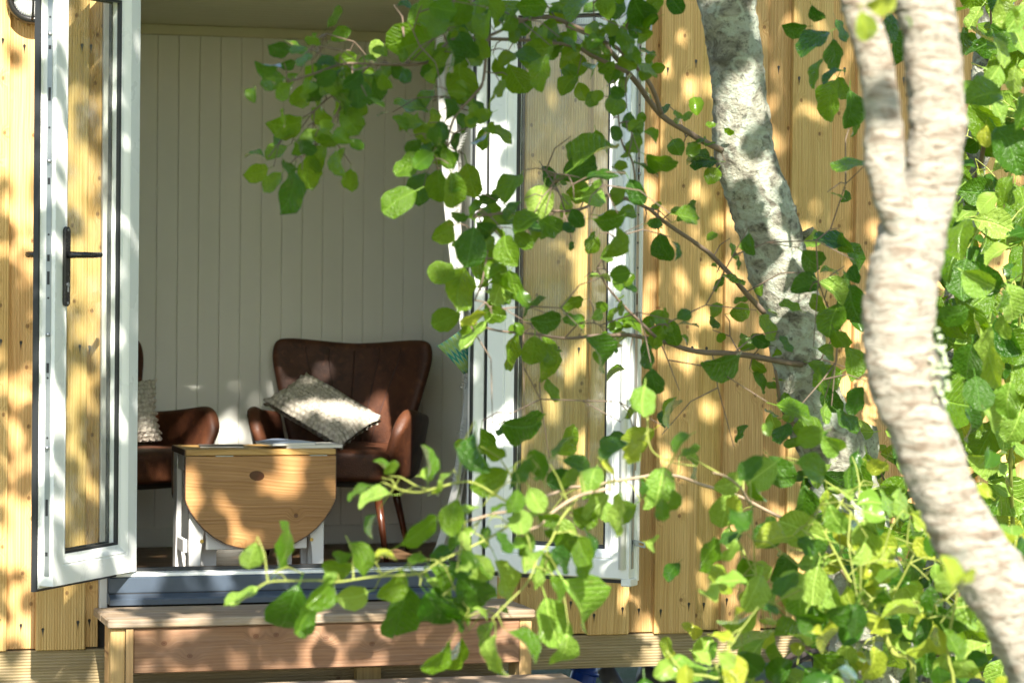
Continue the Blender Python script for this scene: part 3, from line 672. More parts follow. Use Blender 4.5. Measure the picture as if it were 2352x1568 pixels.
# ------------------------------------------------------------------ things under the cabin
wc = P(1893, 1627, -.16); wh = thing('wheel', 'dark metal wheel hoop in front of the beam behind leaves', 'wheel', wc)
def ringm(r0, r1, y0, y1, n=48):
    m = MB(); vs_ = []
    for k in range(n):
        a = k * 2 * math.pi / n; c_, s_ = math.cos(a), math.sin(a)
        vs_ += [(wc.x + r0*c_, wc.y + y0, wc.z + r0*s_), (wc.x + r1*c_, wc.y + y0, wc.z + r1*s_), (wc.x + r1*c_, wc.y + y1, wc.z + r1*s_), (wc.x + r0*c_, wc.y + y1, wc.z + r0*s_)]
    m.add(vs_, [(k*4+i, k*4+(i+1)%4, ((k+1)%n)*4+(i+1)%4, ((k+1)%n)*4+i) for k in range(n) for i in range(4)]); return m
ringm(.198, .213, -.02, .05).build('tyre', M['iron'], wh, smooth=False); ringm(.180, .196, -.005, .035).build('rim', M['lining'], wh)
MB().tube([(wc.x, wc.y - .04, wc.z), (wc.x, wc.y + .07, wc.z)], .04, 16).build('hub', M['iron'], wh)
for k in range(8):
    a = k * math.pi / 4 + .2; MB().tube([(wc.x + .038 * math.cos(a), wc.y + .015, wc.z + .038 * math.sin(a)), (wc.x + .182 * math.cos(a), wc.y + .015, wc.z + .182 * math.sin(a))], .009, 8).build('spoke', M['iron'], wh)
q0 = P(1322, 1620, .5); q1 = P(1345, 1535, .5)
bk = MB(); bk.tube([q0 + (q0 - q1) * .7, q0, q1, q1 + (q1 - q0) * .1], [.055, .05, .045, .038], 18)
b_ = thing('bucket', 'blue plastic bucket tipped over in the dark under the cabin', 'bucket', q0 + Vector((0, 0, -.1)))
bk.build('body', M['blue'], b_, smooth=True); MB().tube([q1 - (q1 - q0) * .12, q1 - (q1 - q0) * .04], .052, 18).build('rim', M['blue'], b_, smooth=True)
for k, (x0, y0, x1, y1, lab) in enumerate(((1385, 1530, 1440, 1620, 'dark grey pipe leaning beside the blue bucket under the cabin'), (1470, 1545, 1640, 1600, 'dark grey pipe lying low under the cabin right of the blue bucket'))):
    o = MB().tube([P(x0, y0, .75), P(x1, y1, .75)], .035, 14).build('pipe', M['greypipe'], smooth=True); tag(o, lab, 'pipe', 'grey pipes under the cabin')

# ------------------------------------------------------------------ leaves
def leaf_mesh(idx, fold, curl, wav, wr):
    r_ = random.Random(idx); nv = 10; cols = 5; vs_, uv, fs = [], [], []
    ph = r_.random() * 6; sk = r_.uniform(-.05, .05); ex = r_.uniform(1.0, 1.3)
    for j in range(nv):
        s_ = j / (nv - 1); t_ = .55 * (1 - math.cos(math.pi * s_)) / 2 + .45 * s_; tt = t_ ** ex
        hw = wr * .5 * max(.0, 4 * tt * (1 - tt)) ** .56 if 0 < j < nv - 1 else (.03 if j == 0 else .05)
        for i in range(cols):
            u = (i - 2) / 2; ed = abs(u) == 1
            tooth = ((.028 if j % 2 else -.028) + r_.uniform(-.022, .022)) if ed and 0 < j < nv - 1 else 0
            x_ = u * hw * (1 + tooth) + sk * math.sin(t_ * math.pi)
            y_ = t_ + (r_.uniform(-.01, .01) if ed else 0) + .02 * abs(u) * (1 if j % 2 else 0)
            z_ = fold * abs(x_) + curl * (.09 - (t_ - .3) ** 2) + wav * .07 * math.sin(t_ * 11 + ph + u * 2.2) * abs(u) + .012 * (1 if j % 2 else -1) * (1 if abs(u) == .5 else 0)
            vs_.append((x_, y_, z_)); uv.append((.5 + u * .5 * hw / .45, t_))
    fs = [(j*cols+i, j*cols+i+1, (j+1)*cols+i+1, (j+1)*cols+i) for j in range(nv-1) for i in range(cols-1)]
    b = len(vs_); vs_ += [(-.012, -.26, -.02), (.012, -.26, -.02), (.014, .0, 0), (-.014, 0, 0)]; uv += [(.5, 0)] * 4; fs.append((b, b+1, b+2, b+3))
    return vs_, uv, fs
LV = [leaf_mesh(1, .25, .25, .6, .80), leaf_mesh(2, .50, .35, .7, .84), leaf_mesh(3, .12, .50, .8, .88), leaf_mesh(4, .70, .3, .5, .76), leaf_mesh(5, -.12, .3, .9, .82), leaf_mesh(6, .35, -.35, .8, .74), leaf_mesh(7, .45, .6, .8, .80), leaf_mesh(8, .2, -.2, .9, .86), leaf_mesh(9, .8, .45, .6, .82), leaf_mesh(10, .3, .1, 1.1, .72), leaf_mesh(11, .2, .8, .6, .80), leaf_mesh(12, .1, .15, .5, .90)]
LM = {}
def leaf_data(k, mat):
    if (k, mat) not in LM:
        vs_, uv, fs = LV[k]; me = bpy.data.meshes.new('leaf'); me.from_pydata(vs_, [], fs); l = me.uv_layers.new(name='uv')
        for lp in me.loops: l.data[lp.index].uv = uv[lp.vertex_index]
        for p_ in me.polygons: p_.use_smooth = True
        me.materials.append(M[mat]); LM[(k, mat)] = me
    return LM[(k, mat)]
HOLES = []; COVERS = []
def suv(p): return (p.x - .12 * p.y, p.z + .8 * p.y)
def put_leaf(parent, base, tip, wratio, tone, name='leaf'):
    d = tip - base; L = d.length; d.normalize()
    tocam = (CAM - base).normalized(); n = tocam - d * tocam.dot(d); n.normalize()
    n = (n + Vector((0, -.15, .35))).normalized(); n = (n - d * n.dot(d)).normalized()
    til = math.acos(max(.12, min(1, wratio / .8))) * rng.choice((-1, 1)) + rng.uniform(-.25, .25)
    n = Matrix.Rotation(til, 3, d) @ n; s = d.cross(n)
    mat = 'leaf_dark' if tone < .62 else ('leaf_mid' if tone < 1.5 else ('leaf_sunlit' if tone < 2.35 else 'leaf_young'))
    o = bpy.data.objects.new(name, leaf_data(rng.randrange(len(LV)), mat)); link(o, parent)
    Mx = Matrix((s, d, n)).transposed() * L
    o.matrix_local = Matrix.Translation(base - W[parent]) @ Mx.to_4x4()
    c = (base + tip) / 2; u, v = suv(c)
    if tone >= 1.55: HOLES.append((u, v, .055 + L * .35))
    elif tone < 1.0 and parent in (tree_a, tree_b): COVERS.append((u, v))
    return base - d * (.24 * L)

def crop(ox, oy, sc):
    return lambda x, y: ((x / sc + ox) * .9408, (y / sc + oy) * .9408), .9408 / sc
CA, CB, CC, CD, CE, CFc, CG, CHc = crop(600, 0, 2.8), crop(1050, 0, 2.8), crop(1050, 500, 2.614), crop(300, 950, 2.1875), crop(900, 1050, 2.541), crop(1600, 1050, 2.541), crop(1600, 0, 2.613), crop(1600, 500, 2.613)
# leaves read off the photograph: x, y of the centre, length, direction of the tip, seen width, tone
LA = [(240,340,150,185,.4,.3),(150,440,160,175,.15,.3),(180,550,190,170,.75,1.1),(600,120,190,-58,.2,.3),(650,240,160,-30,.8,1.4),(890,340,140,-80,.85,1.6),(360,340,130,190,.6,1),(460,290,120,200,.35,.7),(490,480,130,100,.7,.4),(290,440,110,160,.5,.4),(450,630,160,100,.75,.4),(370,650,190,120,.7,1),(250,630,150,135,.6,1),(610,570,190,170,.7,1),(790,470,200,5,.6,1),(770,640,200,90,.7,.4),(870,600,210,100,.7,.4),(660,640,140,120,.7,.3),(520,790,170,205,.6,1),(280,840,230,165,.4,.9),(260,935,160,160,.6,.3),(210,1040,170,150,.7,1),(60,1060,140,190,.55,1.4),(80,1180,170,160,.5,1.4),(190,1250,180,130,.75,1),(310,1310,300,100,.6,.5),(430,1160,250,95,.7,1),(500,1080,190,100,.7,1),(640,1110,190,75,.45,.9),(720,820,210,60,.75,1),(430,940,160,130,.6,1),(1190,130,190,-20,.75,1),(1090,260,290,150,.6,1),(1180,300,250,160,.7,1.3),(1400,380,230,80,.65,.5),(1280,480,190,160,.8,.5),(1480,560,290,80,.75,.9),(1040,490,130,40,.8,.4),(1100,520,110,60,.7,.5),(1130,740,260,190,.6,1.2),(1140,860,170,170,.6,1),(1280,830,200,90,.6,1),(1370,750,170,80,.7,.4),(1460,840,160,60,.7,.5),(1570,730,140,30,.75,.4),(1145,1000,140,140,.5,.4),(1290,1010,190,110,.8,.3),(1130,1140,250,150,.75,1),(1050,1370,280,150,.75,1.2),(1200,1280,230,110,.7,.4),(1320,1270,250,90,.75,1),(1420,1300,260,80,.65,1.1),(1540,1230,260,75,.7,1),(1440,970,150,120,.7,.5),(1630,950,160,90,.55,1),(1750,920,200,25,.6,1.1),(1680,670,170,120,.35,.9),(1230,80,200,-30,.7,1),(1350,60,210,10,.7,1),(1560,160,200,60,.7,.8),(1640,170,170,100,.6,.8),(1480,90,190,-60,.7,1),(1700,130,180,30,.7,.6),(1095,35,120,0,.6,.4),(940,780,90,170,.4,.5),(1460,1480,120,180,.5,.6),(1420,40,220,30,.7,1.1),(1320,180,180,140,.7,.8),(1600,40,200,70,.6,.9),(1450,230,200,110,.6,.6),(1500,330,160,160,.6,.6),(1620,320,170,60,.6,.7),(560,420,130,200,.6,.5),(690,400,150,160,.6,.9),(400,400,140,150,.6,.9),(840,420,140,190,.5,1),(730,540,170,140,.7,.5),(640,460,150,110,.6,.6),(560,530,150,140,.7,.6),(330,560,130,120,.6,.9),(520,700,120,100,.6,.8),(360,1000,150,120,.6,.8),(300,1130,130,200,.5,.5),(560,960,140,50,.6,.9),(900,700,120,30,.4,1.1),(960,560,130,70,.6,.8),(1240,680,150,120,.6,.8),(1330,900,150,100,.6,.6),(1240,930,150,160,.5,.7),(1390,1080,170,60,.6,.8)]
LB = [(690,40,230,0,.7,1),(1130,60,180,-20,.5,.8),(1450,80,260,60,.7,.6),(1340,270,210,70,.6,1.2),(1410,215,80,10,.5,.4),(760,490,270,110,.6,1.3),(980,430,230,60,.7,1),(670,400,210,20,.7,.4),(600,540,250,60,.65,.7),(530,400,130,150,.7,.9),(1100,340,160,10,.5,1),(1280,630,120,30,.7,.4),(1270,910,120,60,.7,.5),(1400,960,170,100,.6,.8),(1420,870,110,-20,.6,.9),(1580,1110,240,25,.35,1),(1480,1140,200,20,.4,.4),(1130,1060,350,-30,.5,.8),(1010,1150,270,-40,.7,.5),(810,1210,180,60,.75,.5),(1180,1200,230,-5,.4,.4),(760,1380,240,100,.8,1.7),(1120,1330,200,-15,.6,1.7),(920,1400,170,80,.6,1.5),(550,1270,200,130,.7,.9),(1410,1310,210,60,.7,.6),(1760,1480,170,-20,.7,.9),(1540,1530,110,0,.6,.7),(660,1530,210,150,.7,.8),(400,1350,170,10,.35,.4),(820,1540,190,30,.7,.7),(900,60,170,20,.6,.9),(560,90,220,150,.7,1.2),(420,60,200,60,.7,1.3),(300,90,190,100,.7,.9),(200,130,180,150,.7,.8),(120,70,180,30,.7,.9),(80,150,170,160,.7,.8),(1010,40,180,150,.6,1.1),(620,180,170,20,.6,.9),(880,260,150,150,.5,1.1),(760,330,180,170,.5,.7),(960,300,130,30,.5,.6),(480,600,140,120,.6,.8),(480,460,150,60,.5,.9),(360,200,180,120,.6,.7),(240,300,190,60,.6,.6),(1230,40,200,100,.7,1.1),(700,1470,160,200,.6,.9),(560,1430,170,140,.6,.6),(1010,1290,160,160,.6,1),(1240,1480,200,5,.5,.8),(1000,1490,150,60,.6,.6)]
LC = [(260,270,270,100,.7,.6),(340,350,270,45,.8,1),(510,290,210,70,.7,.9),(190,540,300,105,.5,.8),(75,430,170,135,.8,1.35),(450,530,250,120,.7,1.8),(540,510,210,70,.7,1),(620,130,190,30,.6,.4),(850,150,160,30,.6,.4),(760,150,150,150,.6,.8),(190,75,120,180,.45,.3),(270,710,190,165,.35,2.6),(410,690,160,10,.45,1.2),(290,850,270,125,.5,1.9),(510,920,270,110,.4,1),(660,650,200,-45,.25,.4),(740,735,210,0,.55,.4),(910,735,140,10,.75,1.1),(1070,700,100,-30,.7,1.5),(1180,690,160,-70,.5,1.2),(660,930,200,95,.8,1.1),(750,980,300,80,.4,1.1),(1060,950,250,60,.55,.4),(1150,890,130,65,.45,.5),(1160,240,230,110,.5,.8),(1140,90,220,0,.35,.9),(1430,120,100,0,.8,.5),(1500,270,200,70,.65,.6),(1565,290,130,70,.25,.6),(1640,75,160,10,.7,1),(1210,440,140,-10,.7,1.3),(1260,520,130,40,.5,.5),(1083,470,140,5,.2,1.9),(1620,700,110,-30,.8,.5),(1640,765,160,0,.4,.6),(1500,710,110,-110,.3,1.2),(1400,960,190,70,.5,.6),(1430,1130,180,80,.7,.6),(600,1410,290,5,.6,.4),(500,1440,170,150,.6,.4),(870,1500,230,-48,.4,.8),(1280,1310,140,-50,.35,.8),(1540,1320,210,110,.25,.8),(1330,1500,250,145,.5,2.6),(1180,1520,210,150,.7,.5),(220,1530,130,180,.5,1),(310,1520,210,100,.6,.9),(420,640,140,60,.6,1.2),(1040,260,130,120,.5,.8),(390,60,160,150,.5,1),(900,260,60,90,.5,.4),(1130,340,60,20,.5,.4)]
LD = [(870,840,270,-70,.45,1.3),(640,1120,220,145,.4,1.7),(890,1180,300,110,.75,.5),(1060,1090,200,130,.5,1.1),(970,1230,210,130,.4,1.2),(1230,1100,170,165,.7,1.8),(1490,1190,300,100,.68,.4),(1430,1040,210,130,.65,.9),(1260,900,200,60,.7,.8),(1400,900,130,0,.45,2.5),(1150,950,170,185,.3,1.2),(1350,580,200,170,.6,1.7),(1270,540,170,160,.35,1.3),(1620,390,200,-95,.4,1),(1380,410,100,-130,.25,1),(1430,420,100,-50,.25,1),(1335,730,140,110,.4,1.1),(1580,760,260,-35,.4,.9),(1170,890,110,170,.5,.9),(1690,1070,180,40,.7,1.6),(1690,1170,230,50,.5,.5),(1680,1420,220,130,.4,1)]
LE = [(690,130,270,80,.5,.6),(750,310,260,150,.6,.7),(530,540,240,100,.7,.7),(560,680,160,150,.6,1.2),(590,90,120,180,.5,1),(780,130,130,20,.6,.8),(460,780,190,150,.6,.5),(430,930,220,60,.65,.9),(690,840,210,40,.7,1.8),(840,930,280,70,.7,2.3),(650,1000,290,50,.6,.6),(1100,820,160,100,.7,1.9),(1040,910,160,90,.6,1.9),(490,1110,340,50,.4,.5),(1290,1070,350,60,.7,2.3),(1140,1190,330,75,.65,1.8),(1210,1370,240,100,.6,2.0),(960,1340,270,45,.4,1),(800,1400,290,85,.3,2.0),(730,1290,230,110,.5,.9),(480,1380,290,135,.2,1.2),(850,1120,90,20,.5,.9),(1240,690,170,60,.75,1.1),(1200,800,180,40,.6,.6),(1350,700,210,80,.4,.4),(1040,430,180,60,.8,1.7),(1390,300,180,110,.7,1.7),(1500,260,180,50,.5,2.6),(1420,470,210,130,.6,1.6),(1570,520,280,88,.3,2.3),(1810,335,230,100,.85,1.6),(1820,490,140,90,.6,.9),(1530,130,210,150,.7,.6),(1670,110,200,125,.5,2.6),(1300,220,210,20,.7,.5),(1190,300,190,160,.7,.4),(1200,100,190,-55,.4,.4),(960,250,160,120,.6,.5),(930,320,150,150,.6,.6),(900,440,160,110,.7,.8),(1000,540,160,170,.5,.9),(1340,540,180,30,.6,1),(1940,60,150,150,.5,.9),(2000,130,140,-20,.4,.8),(620,800,150,60,.6,1),(960,800,170,80,.6,1.6),(1150,640,130,20,.5,1.2),(980,700,150,100,.5,1.2),(840,700,170,60,.6,.6),(730,660,150,100,.6,1.2),(820,480,140,-30,.4,1.2),(1120,540,150,10,.5,.7),(1240,300,150,-60,.5,1),(1060,200,120,30,.6,.8),(560,860,160,40,.6,.5)]
LF = [(965,40,190,160,.75,1.2),(780,250,240,50,.7,.4),(600,240,210,130,.6,.5),(970,240,220,20,.8,.7),(1090,90,170,40,.7,1.6),(1370,210,130,20,.6,2.4),(1080,440,160,80,.75,2.5),(910,620,330,200,.55,1.9),(700,660,210,180,.8,.3),(1130,550,210,60,.6,1.8),(1190,640,180,45,.6,2.5),(1320,480,210,70,.6,1.7),(1440,450,190,60,.6,1.8),(1330,650,230,70,.6,1.6),(330,770,240,130,.5,1.2),(400,940,190,200,.7,2.6),(590,870,200,60,.6,.8),(610,1010,260,110,.6,1.6),(510,1160,270,160,.25,1.9),(970,1050,320,190,.75,1.9),(1040,950,160,60,.7,.3),(1020,1240,240,100,.6,.25),(850,1290,240,10,.55,1),(590,1290,290,-30,.5,2.0),(600,1430,330,120,.6,1.8),(75,1340,140,-80,.7,2.6),(190,1500,280,170,.55,2.0),(1090,1460,270,30,.5,1),(1330,990,220,170,.6,1.9),(1570,1000,300,60,.7,1.8),(1720,1050,180,80,.7,.4),(1620,1130,210,200,.5,2.0),(1330,1460,260,100,.6,2.4),(1530,1300,130,20,.6,2.5),(1960,1380,230,150,.6,1.8),(1920,1480,180,60,.6,1.9),(1390,850,190,10,.7,2.5),(880,1540,210,20,.6,1.8),(1020,1530,230,30,.6,.5),(780,850,190,120,.7,.3),(1180,870,170,60,.6,.5),(1260,760,160,120,.5,1.9),(1000,760,200,60,.6,.5),(900,440,220,100,.7,.5),(560,560,170,120,.6,.4),(470,660,150,170,.6,.5),(640,380,150,60,.5,.9),(1200,280,170,100,.6,1),(1250,380,160,150,.6,1.4),(820,960,200,120,.6,.5),(1250,1180,220,90,.6,.5),(1150,1130,200,150,.6,.6),(1450,1180,210,60,.7,.5),(1560,1240,200,110,.6,.6),(1700,1250,240,90,.7,.5),(1820,1180,220,60,.6,.5),(1500,760,190,50,.6,.8),(1600,860,210,100,.6,.6),(1450,900,170,140,.6,1.2),(720,1110,120,10,.5,.6),(960,1180,200,20,.5,.4),(760,1400,200,80,.5,1.2),(470,1520,150,10,.5,.7),(1700,1400,250,100,.6,.6),(1850,1330,230,60,.6,.7),(1600,1450,220,120,.6,.9),(1450,1320,180,80,.6,1.2)]
LG = [(1030,90,130,60,.5,.5),(1010,260,240,150,.6,.3),(890,170,160,180,.4,.4),(1110,640,290,110,.65,.8),(1230,700,260,95,.6,.4),(1030,470,210,110,.5,.7),(1150,350,210,80,.6,.5),(1140,470,160,170,.2,.6),(1240,1050,210,165,.3,.8),(1180,200,170,70,.5,.5),(1200,560,160,60,.6,.7),(1260,820,120,90,.5,.8),(1520,300,260,80,.6,.4),(1490,180,200,100,.6,.5),(1170,1250,110,20,.5,.9),(130,20,160,60,.6,.6)]
LH = [(960,520,190,170,.8,.6),(1130,560,230,40,.75,1.5),(860,650,160,200,.6,.7),(710,780,180,60,.65,.8),(1260,620,240,80,.7,.5),(1140,730,230,110,.7,.9),(610,250,150,80,.6,.5),(1130,240,260,185,.45,.5),(1270,330,210,60,.7,.5),(1000,350,170,40,.7,.6),(1280,440,130,80,.6,.6),(1110,430,120,0,.4,.7),(1100,940,140,20,.7,.9),(1240,1010,230,80,.7,1.3),(1090,1120,230,150,.7,.9),(890,1320,270,20,.55,.7),(990,1440,210,200,.75,1),(1230,1370,200,40,.6,.4),(1080,1330,140,90,.6,1.8),(820,1460,160,110,.6,.5),(430,980,260,160,.3,.3),(550,1460,140,-60,.6,.5),(105,1330,210,-65,.25,.6),(400,500,120,140,.2,.5),(680,870,120,200,.6,.5),(830,890,140,60,.6,.4),(1190,480,130,100,.5,.7),(1030,620,130,60,.5,.9),(1220,240,150,60,.5,.7),(535,370,90,80,.4,.6),(1180,860,160,60,.6,.8),(1300,700,160,120,.6,.6),(1120,1240,180,60,.6,.6),(1290,1250,200,110,.6,.6)]

tree_a = thing('tree', 'lichen covered tree leaning left in front of the cladding', 'tree', P(2010, 1568, -1.35) * 1.0)
tree_b = thing('tree', 'pale barked forked tree nearest the viewer at the right', 'tree', Vector((P(2420, 1568, -3.7).x, -3.7, -.6)))
tree_c = thing('tree', 'thin dark speckled tree glimpsed close to the wall behind the forked trunk', 'tree', Vector((P(2170, 1300, -.75).x, -.75, -.6)))
shrub = thing('shrub', 'sunlit bushy sprouts of yellow green leaves at the bottom right', 'shrub', Vector((P(2020, 1568, -2.6).x, -2.6, -.6)))
for o in (tree_a,): o.location.z = -.6; W[o] = Vector(o.location)

def smooth_path(pts, n=6):
    pts = [Vector(p) for p in pts]; out = []
    for i in range(len(pts) - 1):
        p0, p1, p2, p3 = pts[max(0, i-1)], pts[i], pts[i+1], pts[min(len(pts)-1, i+2)]
        for k in range(n):
            t_ = k / n; out.append(.5 * ((2*p1) + (p2-p0)*t_ + (2*p0-5*p1+4*p2-p3)*t_*t_ + (3*p1-p0-3*p2+p3)*t_**3))
    out.append(pts[-1]); return out
def trunk(name, spec, Y, mat, parent, seed, rough=.10, nseg=44, lean=0.0, extra=None, knobs=()):
    pts = [P(x, y, Y + lean * (1568 - y) / 1568) for x, y, _ in spec]; k_ = pxm(Y); rad = [w_ / 2 / k_ for _, _, w_ in spec]
    if extra:
        for q, r_ in extra: pts.append(Vector(q)); rad.append(r_)
    pp = smooth_path(pts, 14); rr = smooth_path([Vector((r_, 0, 0)) for r_ in rad], 14)
    m = MB(); n = nseg
    for i, p_ in enumerate(pp):
        t_ = (pp[min(i+1, len(pp)-1)] - pp[max(i-1, 0)]).normalized(); a = t_.cross(Vector((0, 1, 0))).normalized(); b = t_.cross(a); r0 = rr[i].x
        for k in range(n):
            an = k * 2 * math.pi / n; d = a * math.cos(an) + b * math.sin(an)
            q = p_ + d * r0; f = 1 + rough * noise.noise(q * 7 + Vector((seed, 0, 0))) + rough * .6 * noise.noise(q * 22 + Vector((0, seed, 0))) + rough * .45 * noise.noise(q * 55) + rough * .5 * noise.noise(Vector((q.x * 18, q.y * 18, q.z * 75)))
            for (kp, kr, ka) in knobs: f += ka * math.exp(-((q - kp).length / kr) ** 2)
            m.v.append(tuple(p_ + d * r0 * f))
    m.f = [(i*n+k, i*n+(k+1)%n, (i+1)*n+(k+1)%n, (i+1)*n+k) for i in range(len(pp)-1) for k in range(n)] + [tuple((len(pp)-1)*n+k for k in range(n))]
    return m.build(name, mat, parent, smooth=True)
ta_top = P(1662, -60, -1.35)
trunk('trunk', [(2030, 1900, 230), (2010, 1568, 205), (1985, 1350, 185), (1960, 1200, 170), (1925, 1070, 160), (1880, 960, 150), (1845, 850, 132), (1822, 730, 140), (1790, 610, 146), (1752, 490, 148), (1715, 370, 138), (1700, 250, 133), (1688, 130, 130), (1672, 20, 126), (1662, -60, 124)], -1.35, M['bark_lichen'], tree_a, 3.1,
      extra=[(ta_top + Vector((-.05, -.1, .5)), .07), (ta_top + Vector((.05, -.4, 1.3)), .06), (ta_top + Vector((.3, -1.0, 2.4)), .04)], knobs=[(P(1632, 40, -1.40), .05, .22), (P(1640, 300, -1.4), .04, .2), (P(1880, 520, -1.4), .03, .25)])
MB().tube([P(1840, 545, -1.38), P(1858, 532, -1.40), P(1868, 524, -1.42)], [.012, .009, .004], 8).build('branch_stub', M['bark_lichen'], tree_a, smooth=True)
m = trunk('branch', [(1880, 1130, 90), (1940, 1085, 95), (1980, 1040, 78), (1990, 1000, 60), (1996, 975, 40)], -1.25, M['bark_lichen'], tree_a, 9, .04)
tb_l = P(1965, -40, -3.75); tb_r = P(2118, -40, -3.7)
trunk('trunk', [(2620, 2050, 230), (2430, 1600, 195), (2330, 1400, 172), (2225, 1240, 158), (2165, 1130, 156), (2120, 1010, 154), (2082, 900, 158), (2062, 780, 156), (2072, 640, 165), (2095, 540, 168), (2134, 450, 128), (2149, 360, 132), (2150, 250, 138), (2142, 108, 135), (2122, 0, 132), (2118, -40, 130)], -3.7, M['bark_pale'], tree_b, 5.5, .14,
      extra=[(tb_r + Vector((-.02, -.1, .6)), .055), (tb_r + Vector((-.2, -.5, 1.6)), .045), (tb_r + Vector((-.6, -1.0, 3.0)), .03)], knobs=[(P(2165, 850, -3.75), .05, .28), (P(2060, 560, -3.8), .05, .1)])
trunk('trunk', [(2088, 560, 80), (2062, 490, 92), (2040, 430, 88), (2031, 360, 88), (2027, 250, 92), (2000, 108, 88), (1972, 0, 80), (1965, -40, 78)], -3.73, M['bark_pale'], tree_b, 8.5, .14,
      extra=[(tb_l + Vector((-.1, -.1, .6)), .034), (tb_l + Vector((-.5, -.6, 1.8)), .028), (tb_l + Vector((-1.2, -1.4, 3.2)), .018)])
m = MB(); c0 = P(2150, 850, -3.76)
for k in range(70):
    q = c0 + Vector((rng.gauss(0, .016), rng.uniform(-.02, .02), rng.gauss(0, .032))); d = Vector((rng.uniform(-.3, 1), rng.uniform(-1, .2), rng.uniform(-.6, .6))).normalized() * rng.uniform(.008, .02); s_ = d.orthogonal().normalized() * .006
    m.add([q - s_, q + s_, q + d + s_ * .4, q + d - s_ * .4], [(0, 1, 2, 3)])
tag(m.build('lichen', M['lichen_tuft'], tree_b), kind='stuff')
trunk('trunk', [(2150, 1800, 95), (2160, 1400, 82), (2172, 1150, 76), (2185, 900, 72), (2205, 650, 68), (2226, 450, 66), (2243, 330, 62), (2262, 150, 58), (2285, -40, 55)], -.75, M['bark_lichen'], tree_c, 11, .16)

def path(pxs, Y0, Y1=None, sag=0):
    Y1 = Y0 if Y1 is None else Y1; n = len(pxs)
    return [P(x, y, Y0 + (Y1 - Y0) * i / (n - 1)) for i, (x, y) in enumerate(pxs)]
class Group:
    """a tree's branches with the twigs that carry its leaves"""
    def __init__(s, owner): s.owner = owner; s.nodes = []; s.bases = []
    def branch(s, pts, r0, r1, mat='twig'):
        pp = smooth_path(pts, 5); pp = [q + Vector((noise.noise(q * 9), noise.noise(q * 9 + Vector((5, 0, 0))), noise.noise(q * 9 + Vector((0, 5, 0))))) * .006 for q in pp]
        n = len(pp); MB().tube(pp, [r0 + (r1 - r0) * i / (n - 1) for i in range(n)], 8).build('branch', M[mat], s.owner, smooth=True); s.nodes += pp
    def leaves(s, lst, cr, Y, jit=.22, dx=0, owner=None):
        f, k = cr
        for (x, y, L, a, wr, tone) in lst:
            cx, cy = f(x, y); L2 = L * k * .47; ca, sa = math.cos(R(a)), math.sin(R(a)); y_ = Y + rng.uniform(-jit, jit)
            tl_ = rng.uniform(-.6, .6) * L2 * 2 / pxm(Y)
            b = P(cx - ca * L2, cy - sa * L2, y_); t_ = P(cx + ca * L2, cy + sa * L2, y_ + tl_)
            s.bases.append(put_leaf(owner or s.owner, b, t_, wr, tone))
    def extra(s, n, L0, L1, t0, t1, jit=.06):
        for _ in range(n):
            q = rng.choice(s.nodes); d = Vector((rng.gauss(-.2, .7), rng.gauss(-.1, .5), rng.gauss(-.5, .6))).normalized(); L = rng.uniform(L0, L1); b = q + d * rng.uniform(.01, .05) + Vector((rng.gauss(0, jit), rng.gauss(0, jit), rng.gauss(0, jit)))
            s.bases.append(put_leaf(s.owner, b, b + d * L, rng.uniform(.4, .8), rng.uniform(t0, t1)))
    def foliage(s, n, L0, L1, mat, jit=.05):
        vs_, uv, fs = [], [], []
        for _ in range(n):
            q = rng.choice(s.nodes) + Vector((rng.gauss(0, jit), rng.gauss(0, jit), rng.gauss(0, jit)))
            d = Vector((rng.gauss(-.1, .7), rng.gauss(-.1, .6), rng.gauss(-.35, .6))).normalized(); nn = (Vector((rng.gauss(-.1, .45), rng.gauss(-.8, .4), rng.gauss(.5, .4)))).normalized()
            sd = d.cross(nn).normalized(); nn = sd.cross(d); L = rng.uniform(L0, L1); v_, u_, f_ = rng.choice(LV); b = len(vs_)
            vs_ += [tuple(q + (sd * a + d * c + nn * e) * L) for a, c, e in v_]; uv += u_; fs += [tuple(i + b for i in f) for f in f_]
        me = bpy.data.meshes.new('foliage'); me.from_pydata([tuple(Vector(q) - W[s.owner]) for q in vs_], [], fs); l = me.uv_layers.new(name='uv')
        for lp in me.loops: l.data[lp.index].uv = uv[lp.vertex_index]
        for p_ in me.polygons: p_.use_smooth = True
        me.materials.append(M[mat]); o = bpy.data.objects.new('foliage', me); link(o, s.owner); tag(o, kind='stuff')
    def twigs(s, mat='greentwig', maxd=.22):
        m = MB()
        for b in s.bases:
            q = min(s.nodes, key=lambda n: (n - b).length)
            d = (q - b).length
            if d > maxd or d < .004: continue
            mid = (q + b) / 2 + Vector((rng.uniform(-.1, .1) * d, rng.uniform(-.1, .1) * d, .12 * d))
            m.tube([q, mid, b], [.0022, .0017, .0012], 5, False)
            s.nodes += [mid]
        if m.v: tag(m.build('twig', M[mat], s.owner, smooth=True), kind='stuff')

